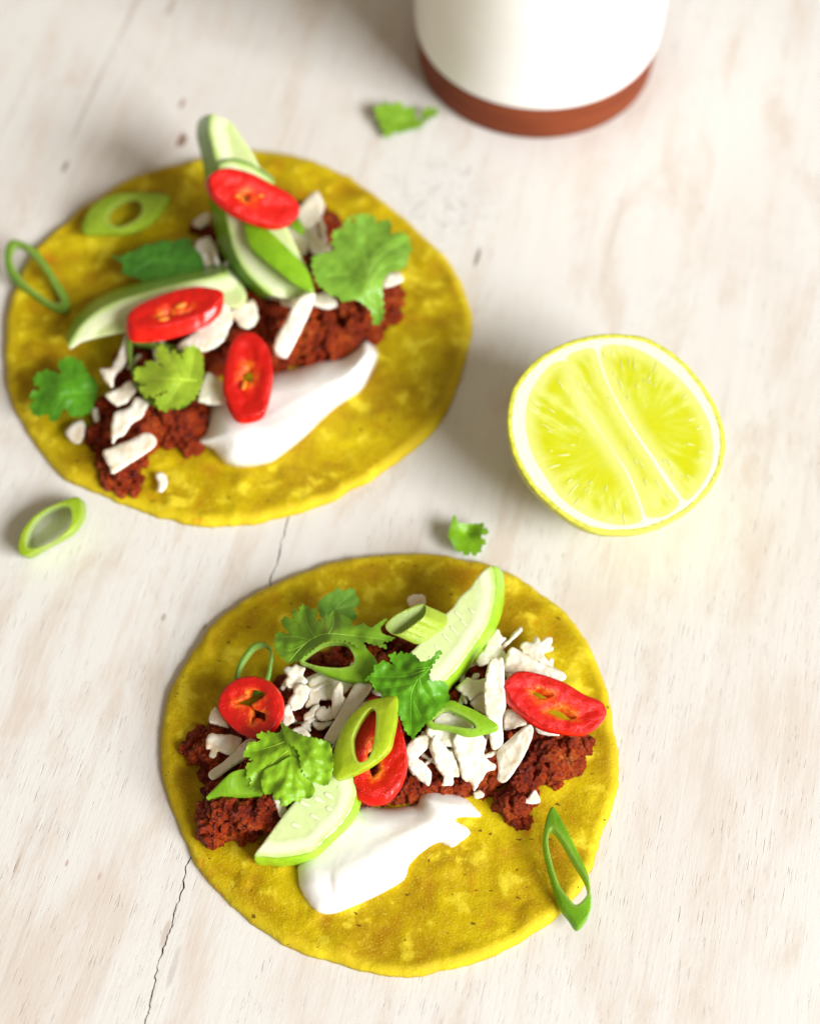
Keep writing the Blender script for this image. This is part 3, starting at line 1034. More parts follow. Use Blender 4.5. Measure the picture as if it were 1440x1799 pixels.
scraps([(500, 1200), (560, 1170), (680, 1200), (760, 1260), (860, 1230), (880, 1300), (840, 1350), (740, 1340), (640, 1330), (540, 1290)],
       34, 0.95, 1.22, lambda x, y: 'small grated cheese scrap low in the pile ' + (
           'right of the left chili slice' if x < 590 else 'around the big scallion ring' if x < 710 else
           'below the middle cilantro leaf' if x < 800 else 'left of the right chili slice'), C1)
scraps([(800, 1180), (870, 1120), (960, 1150), (970, 1200), (900, 1250), (830, 1240)], 12, 0.9, 1.12,
       lambda x, y: 'small grated cheese scrap ' + ('against the upper cucumber skin' if x < 870 else 'above the right chili slice'), C1)
scraps([(360, 400), (420, 380), (540, 380), (580, 430), (540, 520), (420, 560), (330, 600), (230, 640), (220, 590), (330, 480)],
       16, 0.98, 1.15, lambda x, y: 'small grated cheese scrap on the back tortilla ' + (
           'under the long low cucumber' if x < 340 else 'beside the upright cucumber' if x < 460 else 'left of the large pale cilantro leaf'), C2)


# ------------------------------------------------------------------ chili slices
def chili(face, ctrl, ext, holes, seeds, label, group, ox=None):
    if ox:
        face = zo(face, *ox)
        holes = [zo(h, *ox) for h in holes]
        seeds = [zo([s[:2]], *ox)[0] + tuple(s[2:]) for s in seeds]
    zf = zfield(ctrl)
    back = np.array(face)[:, 1].mean() < 900
    cen = np.array(face).mean(0)
    s = random.random() * 30

    def dish(x, y, d):
        return -0.05 * np.clip((d - 14) / 14, 0, 1) + 0.03 * nz(x * 0.07 + s, y * 0.07, s)
    V, T, B, wo, wh, at, xy = slab(face, zf, ext, holes, sp=3.5 if back else 2.4, rnd=0.035, dome=dish, hsmooth=True)
    t = thing('chili_slice', label, 'chili', P(cen[0], cen[1], float(zf(cen[0], cen[1])) + ext[2]), group)
    v, f, a = sub(V, T + B + wh, at)
    mesh('flesh', v, f, CHF, t, a, sharp=40)
    # skin: the outer wall, bulging a little, wrapped just outside the flesh
    n2 = len(V) // 2
    c3 = V.mean(0)
    sv, sf, idx = [], [], {}
    for (i, i2, j2, j) in wo:
        for q in (i, j):
            if q not in idx:
                idx[q] = len(sv) // 5
                a_, b_ = V[q], V[q + n2]
                o_ = a_ - c3
                o_ = o_ / np.linalg.norm(o_)
                for k in range(5):
                    u = k / 4
                    sv.append(a_ + (b_ - a_) * u + o_ * (0.006 + 0.03 * math.sin(math.pi * min(1, u * 1.0))))
        A, Bq = idx[i] * 5, idx[j] * 5
        for k in range(4):
            sf.append([A + k, A + k + 1, Bq + k + 1, Bq + k])
    mesh('skin', np.array(sv), sf, CHS, t, sharp=0)
    for (x, y, ang, L, W) in seeds:
        zc = float(zf(x, y))
        o_ = P(x, y, zc)
        q = ICO_V * np.array([L, W, 0.05])
        ca, sa = math.cos(ang), math.sin(ang)
        q = np.c_[q[:, 0] * ca - q[:, 1] * sa, q[:, 0] * sa + q[:, 1] * ca, q[:, 2]] + o_
        mesh('seed', q, ICO_F, SEED, t, sharp=0)
    return t


H1, H2 = 'red chili slices on the front tortilla', 'red chili slices on the back tortilla'
Z1 = (280, 960, 3.27)
chili([(383, 1243), (392, 1213), (415, 1194), (443, 1189), (470, 1199), (488, 1220), (493, 1245), (487, 1268), (470, 1288), (448, 1297), (420, 1287), (398, 1268)],
      [(383, 1243, 1.45), (493, 1245, 1.75), (443, 1190, 1.55), (440, 1297, 1.6)], (7, 1, -0.28),
      [zo([(440, 897), (500, 872), (520, 832), (555, 825), (607, 845), (585, 872), (528, 912), (545, 935), (582, 950), (607, 965), (602, 1007), (560, 985), (530, 1022), (527, 960), (520, 925), (480, 908)], *Z1)],
      [], 'round red chili slice with a star shaped hole, left on the front tortilla', H1)
chili([(400, 1250), (390, 1350), (420, 1420), (490, 1490), (600, 1545), (700, 1560), (830, 1540), (960, 1450), (1060, 1310), (1115, 1150), (1120, 950), (1080, 700), (1000, 430), (900, 280), (760, 200), (640, 195), (560, 300), (480, 500), (430, 760), (400, 1000)],
      [(660, 1225, 1.75), (622, 1370, 1.45), (712, 1340, 1.6)], (-1, 16, -0.22),
      [[(590, 880), (650, 820), (720, 900), (740, 1000), (740, 1120), (757, 1190), (700, 1250), (655, 1290), (620, 1180), (600, 1050)]], [],
      'tall oval red chili slice behind the big scallion ring, front tortilla', H1, (570, 1200, 7.82))
chili([(887, 1200), (907, 1181), (932, 1181), (965, 1190), (995, 1202), (1025, 1220), (1055, 1233), (1064, 1252), (1052, 1272), (1032, 1285), (1012, 1286), (987, 1283), (960, 1277), (937, 1265), (917, 1250), (900, 1233), (889, 1215)],
      [(890, 1205, 1.9), (1060, 1255, 1.55), (960, 1280, 1.7)], (-6, 7, -0.24),
      [zo([(930, 460), (985, 438), (1040, 465), (1080, 485), (1000, 510), (960, 490)], *K),
       zo([(1050, 602), (1090, 565), (1150, 570), (1220, 620), (1242, 642), (1180, 660), (1110, 635)], *K)], [],
      'long oval red chili slice with two holes, right on the front tortilla', H1)
D7 = (340, 190, 5.29)
chili([(150, 650), (200, 590), (290, 560), (400, 570), (540, 610), (700, 690), (850, 770), (950, 850), (985, 940), (960, 1010), (880, 1070), (780, 1090), (660, 1070), (520, 1020), (380, 950), (260, 860), (180, 770)],
      [(370, 330, 3.35), (525, 370, 2.75), (440, 380, 3.0)], (-7, 8, -0.26),
      [[(465, 790), (520, 775), (530, 850), (480, 865)]], [(410, 815, 0.2, 0.11, 0.06), (625, 815, 0.2, 0.11, 0.05)],
      'red chili slice resting on the upright cucumber, highest on the back tortilla', H2, D7)
D8 = (100, 380, 4.5)
chili([(570, 840), (560, 790), (620, 720), (760, 650), (900, 600), (1080, 560), (1230, 570), (1310, 600), (1300, 660), (1220, 740), (1100, 800), (950, 850), (800, 880), (680, 890), (600, 880)],
      [(225, 560, 1.9), (390, 515, 2.1), (300, 575, 2.0)], (-2, 24, -0.30),
      [[(800, 800), (880, 745), (930, 770), (1060, 735), (1075, 755), (920, 790), (880, 800)]],
      [(980, 705, 0.5, 0.20, 0.09), (845, 812, 0.15, 0.18, 0.08)],
      'red chili slice tilted against the long back cucumber, showing its thick side', H2, D8)
D5 = (210, 560, 5.14)
chili([(960, 400), (985, 280), (1050, 160), (1140, 120), (1250, 150), (1340, 260), (1380, 420), (1370, 600), (1330, 780), (1270, 860), (1120, 890), (1040, 850), (980, 740), (940, 600)],
      [(430, 590, 1.7), (405, 700, 1.5), (470, 690, 1.6)], (-1, 11, -0.24),
      [[(1110, 470), (1140, 430), (1200, 440), (1205, 520), (1190, 570), (1120, 550)]], [(1125, 600, 1.4, 0.18, 0.08)],
      'upright oval red chili slice dipped in the back sour cream', H2, D5)


# ------------------------------------------------------------------ cucumber slices
def cucumber(face, ctrl, ext, skin, seeds, label, group, col, ox=None, rag=0.0):
    if ox:
        face = zo(face, *ox)
        skin = zo(skin, *ox)
        seeds = [zo([s[:2]], *ox)[0] + tuple(s[2:]) for s in seeds]
    zf = zfield(ctrl)
    back = np.array(face)[:, 1].mean() < 900
    cen = np.array(face).mean(0)
    s = random.random() * 30
    sk = catmull(skin, 4, False)

    def dome(x, y, d):
        dd = dist(np.c_[x, y], sk, False)
        return (-0.03 * np.clip((dd - 22) / 10, 0, 1) + 0.008 * nz(x * 0.08 + s, y * 0.08, s) * np.clip(dd / 20, 0, 1))
    V, T, B, wo, wh, at, xy = slab(face, zf, ext, (), sp=3.8 if back else 2.6, rnd=0.03, dome=dome)
    at['d_skin'] = dist(xy, sk, False) / 60.0
    t = thing('cucumber_slice', label, 'cucumber', P(cen[0], cen[1], float(zf(cen[0], cen[1])) + ext[2]), group)
    isk = [w_ for w_ in wo if at['d_skin'][w_[0]] < 0.05 and at['d_skin'][w_[3]] < 0.05]
    nsk = [w_ for w_ in wo if not (at['d_skin'][w_[0]] < 0.05 and at['d_skin'][w_[3]] < 0.05)]
    v, f, a = sub(V, T + B + nsk, at)
    mesh('flesh', v, f, CKF, t, a, sharp=40)
    n2 = len(V) // 2
    sv, sf, idx = [], [], {}
    # the rounded skin hugs the wall a hair outside it and bulges outwards
    c3 = V.mean(0)
    for (i, i2, j2, j) in isk:
        for q in (i, j):
            if q not in idx:
                idx[q] = len(sv) // 7
                a_, b_ = V[q], V[q + n2]
                o_ = a_ - c3
                o_ = o_ / np.linalg.norm(o_)
                for k in range(7):
                    u = k / 6
                    sv.append(a_ + (b_ - a_) * u + o_ * (0.008 + 0.05 * math.sin(math.pi * u)))
        A, Bq = idx[i] * 7, idx[j] * 7
        for k in range(6):
            sf.append([A + k, A + k + 1, Bq + k + 1, Bq + k])
    mesh('skin', np.array(sv), sf, CKS, t, sharp=0, color=col)
    for (x, y, ang, L, W) in seeds:
        q = ICO_V * np.array([L * 70, W * 85, 0.012])
        q[:, 1] *= (1 - 0.5 * q[:, 0] / (L * 70))
        ca, sa = math.cos(ang), -math.sin(ang)
        sx, sy = x + q[:, 0] * ca - q[:, 1] * sa, y + q[:, 0] * sa + q[:, 1] * ca
        q = P(sx, sy, zf(sx, sy) - 0.029 + q[:, 2])
        mesh('seed', q, ICO_F, CSEED, t, sharp=0)
    return t


U1, U2 = 'cucumber slices on the front tortilla', 'cucumber slices on the back tortilla'
CG = (0.30, 0.56, 0.02)
cucumber([(447, 1503), (463, 1480), (492, 1440), (520, 1405), (545, 1375), (575, 1358), (600, 1350), (622, 1368), (626, 1396), (610, 1436), (574, 1473), (546, 1497), (494, 1507), (465, 1505)],
         [(450, 1503, 1.15), (620, 1380, 1.40), (540, 1490, 1.10), (540, 1380, 1.48)], (8, 15, -0.7),
         [(622, 1368), (626, 1396), (610, 1436), (574, 1473), (546, 1497), (494, 1507), (465, 1505), (447, 1503)],
         [(553, 1435, -0.5, .14, .035), (580, 1422, -0.55, .13, .035), (578, 1398, -0.55, .15, .04), (600, 1385, -0.55, .13, .035),
          (535, 1412, -.5, .16, .04), (520, 1450, -0.4, .14, .04), (610, 1372, -.5, .1, .03), (560, 1405, -.5, .16, .045)],
         'half moon cucumber slice lying on the front sour cream', U1, CG)
cucumber([(863, 995), (840, 1012), (825, 1033), (807, 1049), (795, 1067), (779, 1082), (750, 1115), (730, 1138), (722, 1150), (745, 1180), (756, 1195), (770, 1207), (782, 1197), (804, 1174), (831, 1137), (856, 1098), (868, 1061), (871, 1021)],
         [(863, 995, 2.15), (730, 1140, 2.0), (775, 1205, 1.70), (865, 1070, 2.0)], (15, 6, -0.75),
         [(770, 1207), (782, 1197), (804, 1174), (831, 1137), (856, 1098), (868, 1061), (871, 1021), (863, 995)],
         [(798, 1108, -0.75, .17, .02), (785, 1122, -0.75, .17, .02), (815, 1095, -0.75, .15, .02), (770, 1140, -0.75, .17, .02),
          (760, 1160, -.75, .15, .02), (830, 1075, -.75, .13, .02), (805, 1080, -.75, .14, .02), (780, 1100, -.75, .14, .02)],
         'half moon cucumber slice pointing up on the front tortilla', U1, CG)
cucumber([(160, 60), (220, 70), (350, 130), (440, 260), (540, 400), (620, 560), (760, 860), (950, 1280), (1060, 1500), (1090, 1690), (900, 1770), (700, 1725), (600, 1640), (470, 1500), (370, 1300), (310, 1050), (230, 700), (195, 450), (140, 200)],
         [(380, 205, 3.2), (450, 500, 1.8), (540, 480, 1.9), (400, 380, 2.35)], (-21, 10, -1.6),
         [(700, 1725), (600, 1640), (470, 1500), (370, 1300), (310, 1050), (230, 700), (195, 450), (140, 200), (160, 60)],
         [], 'tall cucumber slice standing up at the back of the back tortilla', U2, (0.16, 0.40, 0.012), D7)
cucumber([(230, 560), (270, 505), (380, 490), (520, 530), (640, 600), (735, 690), (700, 800), (500, 800), (300, 720)],
         [(390, 285, 3.05), (470, 315, 2.75), (430, 340, 2.85)], (2, -5, -0.5),
         [(230, 560), (270, 505), (380, 490), (520, 530), (640, 600), (735, 690)],
         [], 'cucumber slice edge showing just above the top chili slice', U2, (0.16, 0.40, 0.012), D7)
cucumber([(95, 1010), (180, 870), (300, 760), (420, 690), (560, 640), (800, 570), (1000, 520), (1200, 480), (1330, 450), (1440, 540), (1500, 640), (1440, 720), (1250, 740), (1000, 840), (700, 900), (500, 925), (330, 960), (200, 995), (110, 1050)],
         [(120, 605, 1.25), (440, 500, 1.6), (300, 560, 1.55), (250, 500, 1.6)], (-4, -19, -1.0),
         [(95, 1010), (180, 870), (300, 760), (420, 690), (560, 640), (800, 570), (1000, 520), (1200, 480), (1330, 450)],
         [(480, 780, .3, .2, .04), (420, 830, .3, .2, .04)], 'long low cucumber slice pointing left on the back tortilla', U2, (0.22, 0.46, 0.015), D8)


# ------------------------------------------------------------------ scallions
def scallion(outer, ctrl, ext, hole, label, group, col, ox=None, dm=0.05, incol=None, grow=1.10):
    if ox:
        outer = zo(outer, *ox)
        hole = zo(hole, *ox) if hole else None
    if hole:
        hc = np.array(hole).mean(0)
        hole = [tuple(hc + (np.array(q) - hc) * grow) for q in hole]
    zf = zfield(ctrl)
    arr = np.array(outer)
    back = arr[:, 1].mean() < 900
    cen = arr.mean(0)
    V, T, B, wo, wh, at, xy = slab(outer, zf, ext, [hole] if hole else (), sp=3.6 if back else 2.2, rnd=0.02,
                                   dome=lambda x, y, d: dm * np.sin(np.clip(d / 22, 0, 1) * math.pi * 0.5))
    n2 = len(V) // 2
    t = thing('scallion_ring' if hole else 'scallion_piece', label, 'scallion', P(cen[0], cen[1], float(zf(cen[0], cen[1])) + ext[2]), group)
    v, f, a = sub(V, T + B + wo, at)
    mesh('outer_layer', v, f, SCAL, t, a, sharp=40, color=col)
    if hole:
        v, f, a = sub(V, wh, at)
        mesh('inner_wall', v, f, SCIN, t, a, sharp=60, color=incol or col)
    return t


S1_, S2_ = 'scallion cuts on the front tortilla', 'scallion cuts around the back tortilla'
A6 = (470, 1020, 6)
LIME, MIDG, DARK = (0.46, 0.64, 0.02), (0.24, 0.47, 0.018), (0.12, 0.32, 0.02)
scallion([(330, 840), (440, 755), (600, 650), (740, 640), (900, 650), (1050, 730), (1150, 850), (1100, 950), (1060, 1060), (950, 1065), (760, 1030), (560, 960), (430, 890)],
         [(525, 1160, 1.75), (650, 1180, 1.75), (600, 1128, 2.0)], (3, 6, -0.35),
         [(400, 825), (450, 770), (600, 680), (740, 665), (820, 690), (870, 760), (890, 830), (860, 885), (740, 908), (560, 893), (440, 860)],
         'wide green scallion ring under the upper left cilantro leaf', S1_, MIDG, A6, 0.06)
Z2 = (660, 960, 3.27)
scallion([(55, 455), (110, 395), (200, 350), (265, 330), (292, 352), (282, 405), (225, 455), (150, 503), (90, 502)],
         [(680, 1100, 2.15), (745, 1065, 2.3), (720, 1110, 2.3)], (36, 16, -0.22),
         [(72, 455), (125, 402), (205, 363), (262, 343), (278, 358), (268, 398), (215, 443), (145, 490), (100, 492)],
         'bright scallion tube resting on the upper cucumber slice', S1_, LIME, Z2, 0.0, (0.30, 0.42, 0.09))
scallion([(430, 790), (450, 680), (510, 585), (560, 550), (612, 555), (650, 600), (645, 690), (625, 770), (560, 830), (470, 850)],
         [(440, 1180, 1.0), (465, 1130, 1.35), (478, 1170, 1.2)], (1, 6, -0.16),
         [(462, 770), (478, 695), (530, 612), (575, 578), (610, 582), (628, 615), (620, 690), (600, 755), (550, 800), (490, 820)],
         'thin dark scallion ring behind the left chili slice', S1_, (0.14, 0.36, 0.03), Z1, 0.0)
scallion([(110, 1160), (130, 940), (200, 720), (300, 530), (450, 360), (600, 250), (760, 205), (990, 185), (985, 430), (930, 720), (880, 900), (720, 1060), (500, 1200), (260, 1300), (140, 1305)],
         [(585, 1355, 1.95), (695, 1228, 2.25), (610, 1270, 2.05), (680, 1310, 2.35), (650, 1290, 2.2)], (4, 4, -0.40),
         [(410, 730), (480, 570), (580, 425), (645, 383), (690, 435), (688, 600), (665, 800), (620, 960), (560, 1035), (470, 1048), (420, 940), (405, 830)],
         'big lime green scallion ring over the tall chili slice', S1_, (0.50, 0.66, 0.025), (570, 1200, 7.82), 0.09)
Z6 = (640, 1130, 6)
scallion([(800, 690), (850, 620), (930, 605), (1030, 650), (1150, 700), (1290, 780), (1400, 860), (1390, 900), (1280, 935), (1150, 960), (1080, 963), (1000, 940), (880, 900), (720, 880), (650, 830), (690, 790)],
         [(760, 1270, 1.85), (870, 1278, 1.9), (800, 1235, 2.0)], (0, 5, -0.2),
         [(730, 800), (800, 740), (870, 705), (980, 745), (1090, 805), (1140, 850), (1150, 885), (1080, 890), (960, 872), (850, 855), (760, 840)],
         'slim green scallion ring pointing right beside the middle cilantro leaf', S1_, (0.30, 0.55, 0.02), Z6, 0.04)
scallion([(60, 680), (150, 580), (230, 500), (300, 455), (400, 440), (480, 500), (520, 560), (510, 650), (300, 662), (150, 670)],
         [(363, 1401, 1.35), (450, 1395, 1.40), (420, 1353, 1.75), (440, 1380, 1.72), (400, 1378, 1.68)], (2, 4, -0.14), None,
         'green scallion leaf cut under the lower cilantro leaf', S1_, (0.26, 0.50, 0.02), (350, 1260, 4.8), 0.0)
scallion([(1010, 318), (985, 370), (966, 500), (990, 650), (1060, 870), (1115, 950), (1160, 1007), (1210, 960), (1238, 890), (1232, 800), (1215, 700), (1150, 560), (1080, 420), (1040, 345)],
         [(970, 1420, 0.95), (1015, 1625, 0.55), (1035, 1560, 0.95), (958, 1480, 0.9)], (-3, 8, -0.2),
         [(1015, 465), (1002, 560), (1050, 740), (1110, 830), (1150, 862), (1205, 805), (1200, 740), (1125, 610), (1060, 500)],
         'long pointed scallion ring hanging over the right edge of the front tortilla', S1_, (0.22, 0.48, 0.02), (660, 1320, 3.27), 0.03,
         (0.34, 0.60, 0.03))
Y5 = (0, 180, 3.27)
scallion([(480, 745), (500, 640), (580, 560), (720, 520), (960, 530), (940, 600), (860, 690), (740, 745), (600, 752)],
         [(150, 400, 0.75), (290, 345, 0.9), (220, 410, 0.8)], (3, 5, -0.3),
         [(625, 660), (660, 600), (740, 562), (800, 580), (802, 640), (740, 690), (670, 705)],
         'almond shaped scallion ring lying flat on the upper left of the back tortilla', S2_, (0.36, 0.52, 0.03), Y5, 0.05)
scallion([(28, 860), (60, 793), (130, 798), (220, 855), (300, 965), (370, 1075), (402, 1150), (372, 1198), (300, 1185), (200, 1115), (95, 1035), (38, 950)],
         [(15, 430, 0.85), (120, 540, 0.55), (80, 460, 0.9)], (0, 7, -0.28),
         [(85, 880), (108, 835), (160, 855), (240, 945), (305, 1055), (340, 1125), (300, 1135), (220, 1085), (140, 1015), (92, 940)],
         'slim scallion ring leaning over the left edge of the back tortilla', S2_, (0.22, 0.42, 0.04), Y5, 0.02)
scallion([(105, 1320), (140, 1200), (230, 1110), (330, 1060), (450, 1025), (470, 1110), (440, 1180), (380, 1240), (260, 1305), (150, 1362)],
         [(40, 965, 0.75), (140, 880, 0.85), (110, 950, 0.85)], (8, 5, -0.65),
         [(170, 1300), (180, 1210), (245, 1130), (330, 1088), (390, 1095), (400, 1170), (350, 1235), (260, 1292)],
         'lime green scallion ring on the bare table below the back tortilla', S2_, (0.42, 0.60, 0.03), (0, 560, 3.27), 0.02, (0.5, 0.6, 0.25))
scallion([(475, 1040), (520, 1010), (600, 1060), (750, 1180), (950, 1380), (1040, 1480), (1090, 1600), (1095, 1700), (950, 1640), (800, 1520), (580, 1340), (500, 1220)],
         [(435, 390, 2.55), (545, 510, 2.15), (480, 460, 2.45), (500, 430, 2.5)], (3, 4, -0.14), None,
         'smooth green scallion cut lying along the upright cucumber', S2_, (0.27, 0.52, 0.015), D7, 0.06)
scallion([(900, 1090), (980, 1040), (1025, 1130), (985, 1165)], [(512, 395, 1.7), (530, 400, 1.7), (520, 410, 1.7)], (2, 3, -0.14), None,
         'tiny green scallion tip under the right end of the top chili slice', S2_, (0.25, 0.48, 0.02), D7, 0.02)
scallion([(70, 190), (100, 165), (160, 200), (380, 225), (690, 270), (750, 420), (690, 650), (560, 780), (340, 782), (230, 715), (150, 600), (95, 440)],
         [(225, 600, 1.3), (350, 640, 1.4), (270, 710, 1.35)], (2, 5, -0.25),
         [(140, 230), (170, 250), (380, 280), (640, 330), (690, 420), (640, 620), (540, 720), (360, 725), (270, 670), (200, 570), (140, 400)],
         'scallion ring half hidden under the pale cilantro leaf, back tortilla', S2_, (0.17, 0.38, 0.02), D5, 0.0)


# ------------------------------------------------------------------ cilantro
def tube(line, r0, r1, k=6):
    line = np.asarray(line)
    V, F = [], []
    n = len(line)
    for i, p in enumerate(line):
        d = line[min(i + 1, n - 1)] - line[max(i - 1, 0)]
        d = d / max(np.linalg.norm(d), 1e-9)
        s = np.cross(d, [0, 0, 1.0])
        s = s / max(np.linalg.norm(s), 1e-9)
        u = np.cross(s, d)
        r = r0 + (r1 - r0) * i / (n - 1)
        for j in range(k):
            a = 2 * math.pi * j / k
            V.append(p + (s * math.cos(a) + u * math.sin(a)) * r)
    for i in range(n - 1):
        for j in range(k):
            F.append([i * k + j, i * k + (j + 1) % k, (i + 1) * k + (j + 1) % k, (i + 1) * k + j])
    F.append(list(range(k))[::-1])
    F.append([(n - 1) * k + j for j in range(k)])
    return np.array(V), F


def cilantro(outline, ctrl, veins, label, group, col, ox=None, ruff=0.05, fold=0.05, vcol=None, tooth=9.0, over=()):
    tamp = 0.42
    if ox:
        outline = zo(outline, *ox)
        veins = [zo(v, *ox) for v in veins]
    arr = np.array(outline)
    back = arr[:, 1].mean() < 900
    if back:
        tooth, tamp = 13.0, 0.42
    zc = zfield(ctrl)
    s = random.random() * 50
    vl = [catmull(v, 4, False) for v in veins]

    def zf(x, y):
        sh = np.shape(x)
        x, y = np.ravel(np.asarray(x, float)), np.ravel(np.asarray(y, float))
        z = zc(x, y) + ruff * nz(x * 0.028 + s, y * 0.028, s) + ruff * 0.5 * nz(x * 0.07, y * 0.07, s + 5)
        dv = np.full(len(x), 1e3)
        for l in vl:
            dv = np.minimum(dv, dist(np.c_[x, y], l, False))
        z = z + 0.9 * fold * (np.clip(dv / 12, 0, 1) - 0.5)      # the blade rises between the veins
        return z.reshape(sh)

    def serrate(line, sd):
        o2 = catmull(line, 1.5)
        nx = np.roll(o2, -1, 0) - np.roll(o2, 1, 0)
        nx = np.c_[nx[:, 1], -nx[:, 0]] / np.maximum(np.linalg.norm(nx, axis=1), 1e-6)[:, None]
        sgn = 1.0 if inside(o2[:1] - nx[:1] * 0.6, o2)[0] else -1.0
        arc = np.cumsum(np.linalg.norm(o2 - np.roll(o2, 1, 0), axis=1))
        saw = np.abs(np.sin(math.pi * arc / tooth + 1.2 * nz(arc * 0.03, arc * 0, sd + 2)))
        amp = tooth * tamp * np.clip(0.55 + 1.4 * nz(arc * 0.012, arc * 0, sd + 9), 0.15, 1.3)
        return o2 + nx * (sgn * (saw - 0.45) * amp)[:, None]
    cen = arr.mean(0)
    t = thing('cilantro_leaf', label, 'cilantro', P(cen[0], cen[1], float(zf(cen[0], cen[1])) - 0.02), group)
    V, T, B, wo, wh, at, xy = slab(serrate(outline, s), zf, (0, 0, -0.014), sp=3.0 if back else 2.0, smooth=False)
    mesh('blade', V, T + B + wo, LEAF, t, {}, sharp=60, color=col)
    for (line, dz, cm) in over:              # leaflets that lie over the blade
        line = zo(line, *ox) if ox else line
        lc0 = np.array(line).mean(0)
        V, T, B, wo, wh, at, xy = slab(serrate(line, s + dz * 50),
                                       lambda x, y: zf(x, y) + dz + 0.05 * nz(np.ravel(x) * 0.045 + s, np.ravel(y) * 0.045, s + 20).reshape(np.shape(x)),
                                       (0, 0, -0.014), sp=2.0, smooth=False)
        mesh('leaflet', V, T + B + wo, LEAF, t, {}, sharp=60, color=tuple(c_ * cm for c_ in col))
    for l in vl:
        pts = P(l[:, 0], l[:, 1], zf(l[:, 0], l[:, 1]) + 0.004)
        v, f = tube(pts, 0.013, 0.004)
        mesh('vein', v, f, VEIN, t, sharp=0, color=vcol or col)
    return t


G1_, G2_, G3_ = 'cilantro leaves on the front tortilla', 'cilantro leaves on the back tortilla', 'cilantro leaves on the bare table'
cilantro([(210, 865), (90, 740), (75, 650), (95, 560), (150, 545), (232, 560), (165, 480), (150, 420), (195, 380), (250, 410), (285, 440), (265, 390), (270, 310), (300, 305), (330, 330), (345, 275), (380, 255), (425, 280), (440, 310), (470, 295), (500, 300), (520, 340), (505, 400), (515, 430), (560, 400), (590, 430), (598, 500), (580, 550), (602, 510), (605, 440), (595, 370), (615, 350), (650, 375), (680, 330), (720, 345), (760, 350), (830, 380), (880, 420), (890, 470), (940, 470), (1010, 450), (1050, 480), (1100, 490), (1180, 440), (1240, 400), (1260, 410), (1210, 470), (1190, 510), (1215, 560), (1300, 590), (1340, 605), (1280, 640), (1210, 650), (1260, 700), (1230, 710), (1170, 690), (1100, 670), (1050, 655), (1010, 650), (1045, 720), (1040, 760), (970, 720), (900, 670), (830, 640), (740, 635), (600, 640), (520, 690), (440, 760), (330, 835), (260, 860)],
         [(510, 1160, 1.9), (485, 1110, 1.6), (535, 1065, 1.7), (590, 1080, 1.9), (580, 1120, 2.35), (650, 1110, 2.2), (690, 1125, 2.0), (660, 1135, 2.2)],
         [[(225, 850), (400, 660), (560, 570), (700, 560), (900, 580), (1230, 620)], [(500, 600), (420, 470), (385, 300)], [(450, 630), (300, 590), (120, 600)], [(640, 560), (690, 470), (690, 360)], [(400, 660), (230, 740), (130, 700)]],
         'broad green cilantro leaf at the upper left of the front tortilla', G1_, (0.19, 0.38, 0.02), A6, 0.05, 0.05)
cilantro([(530, 260), (560, 200), (640, 140), (700, 110), (730, 75), (770, 100), (800, 110), (860, 85), (920, 95), (930, 150), (965, 200), (950, 270), (900, 290), (930, 340), (940, 390), (900, 420), (850, 410), (800, 420), (640, 420), (560, 380)],
         [(560, 1065, 1.15), (620, 1045, 1.5), (610, 1085, 1.2)], [[(620, 400), (740, 260), (900, 130)], [(700, 300), (920, 250)]],
         'paler blurred cilantro leaf behind the broad upper left leaf', G1_, (0.18, 0.38, 0.04), A6, 0.05, 0.02)
cilantro([(810, 90), (770, 80), (720, 150), (640, 190), (590, 190), (545, 140), (490, 105), (420, 110), (375, 90), (350, 130), (310, 90), (295, 120), (262, 115), (275, 170), (300, 215), (330, 240), (280, 220), (190, 180), (160, 215), (100, 240), (105, 300), (60, 330), (10, 385), (60, 400), (95, 455), (110, 490), (150, 520), (190, 520), (180, 560), (250, 570), (340, 565), (345, 640), (355, 720), (400, 830), (420, 900), (460, 960), (490, 980), (520, 1020), (545, 960), (585, 920), (640, 850), (720, 790), (790, 700), (850, 650), (890, 600), (900, 570), (880, 520), (885, 490), (870, 440), (830, 400), (770, 395), (700, 400), (680, 370), (690, 300), (730, 210), (785, 140)],
         [(772, 1146, 2.9), (735, 1195, 2.6), (650, 1190, 2.1), (725, 1298, 2.0), (785, 1225, 2.2), (700, 1155, 2.35), (760, 1245, 2.4)],
         [[(795, 95), (700, 240), (600, 350), (450, 430), (130, 480)], [(640, 280), (400, 350), (60, 350)], [(560, 380), (490, 560), (490, 950)], [(580, 370), (610, 480), (720, 620)], [(510, 600), (600, 780)], [(680, 250), (540, 270), (420, 230)]],
         'deep green veined cilantro leaf in the middle of the front tortilla', G1_, (0.14, 0.42, 0.012), Z6, 0.09, 0.05)
Z3 = (350, 1260, 4.8)
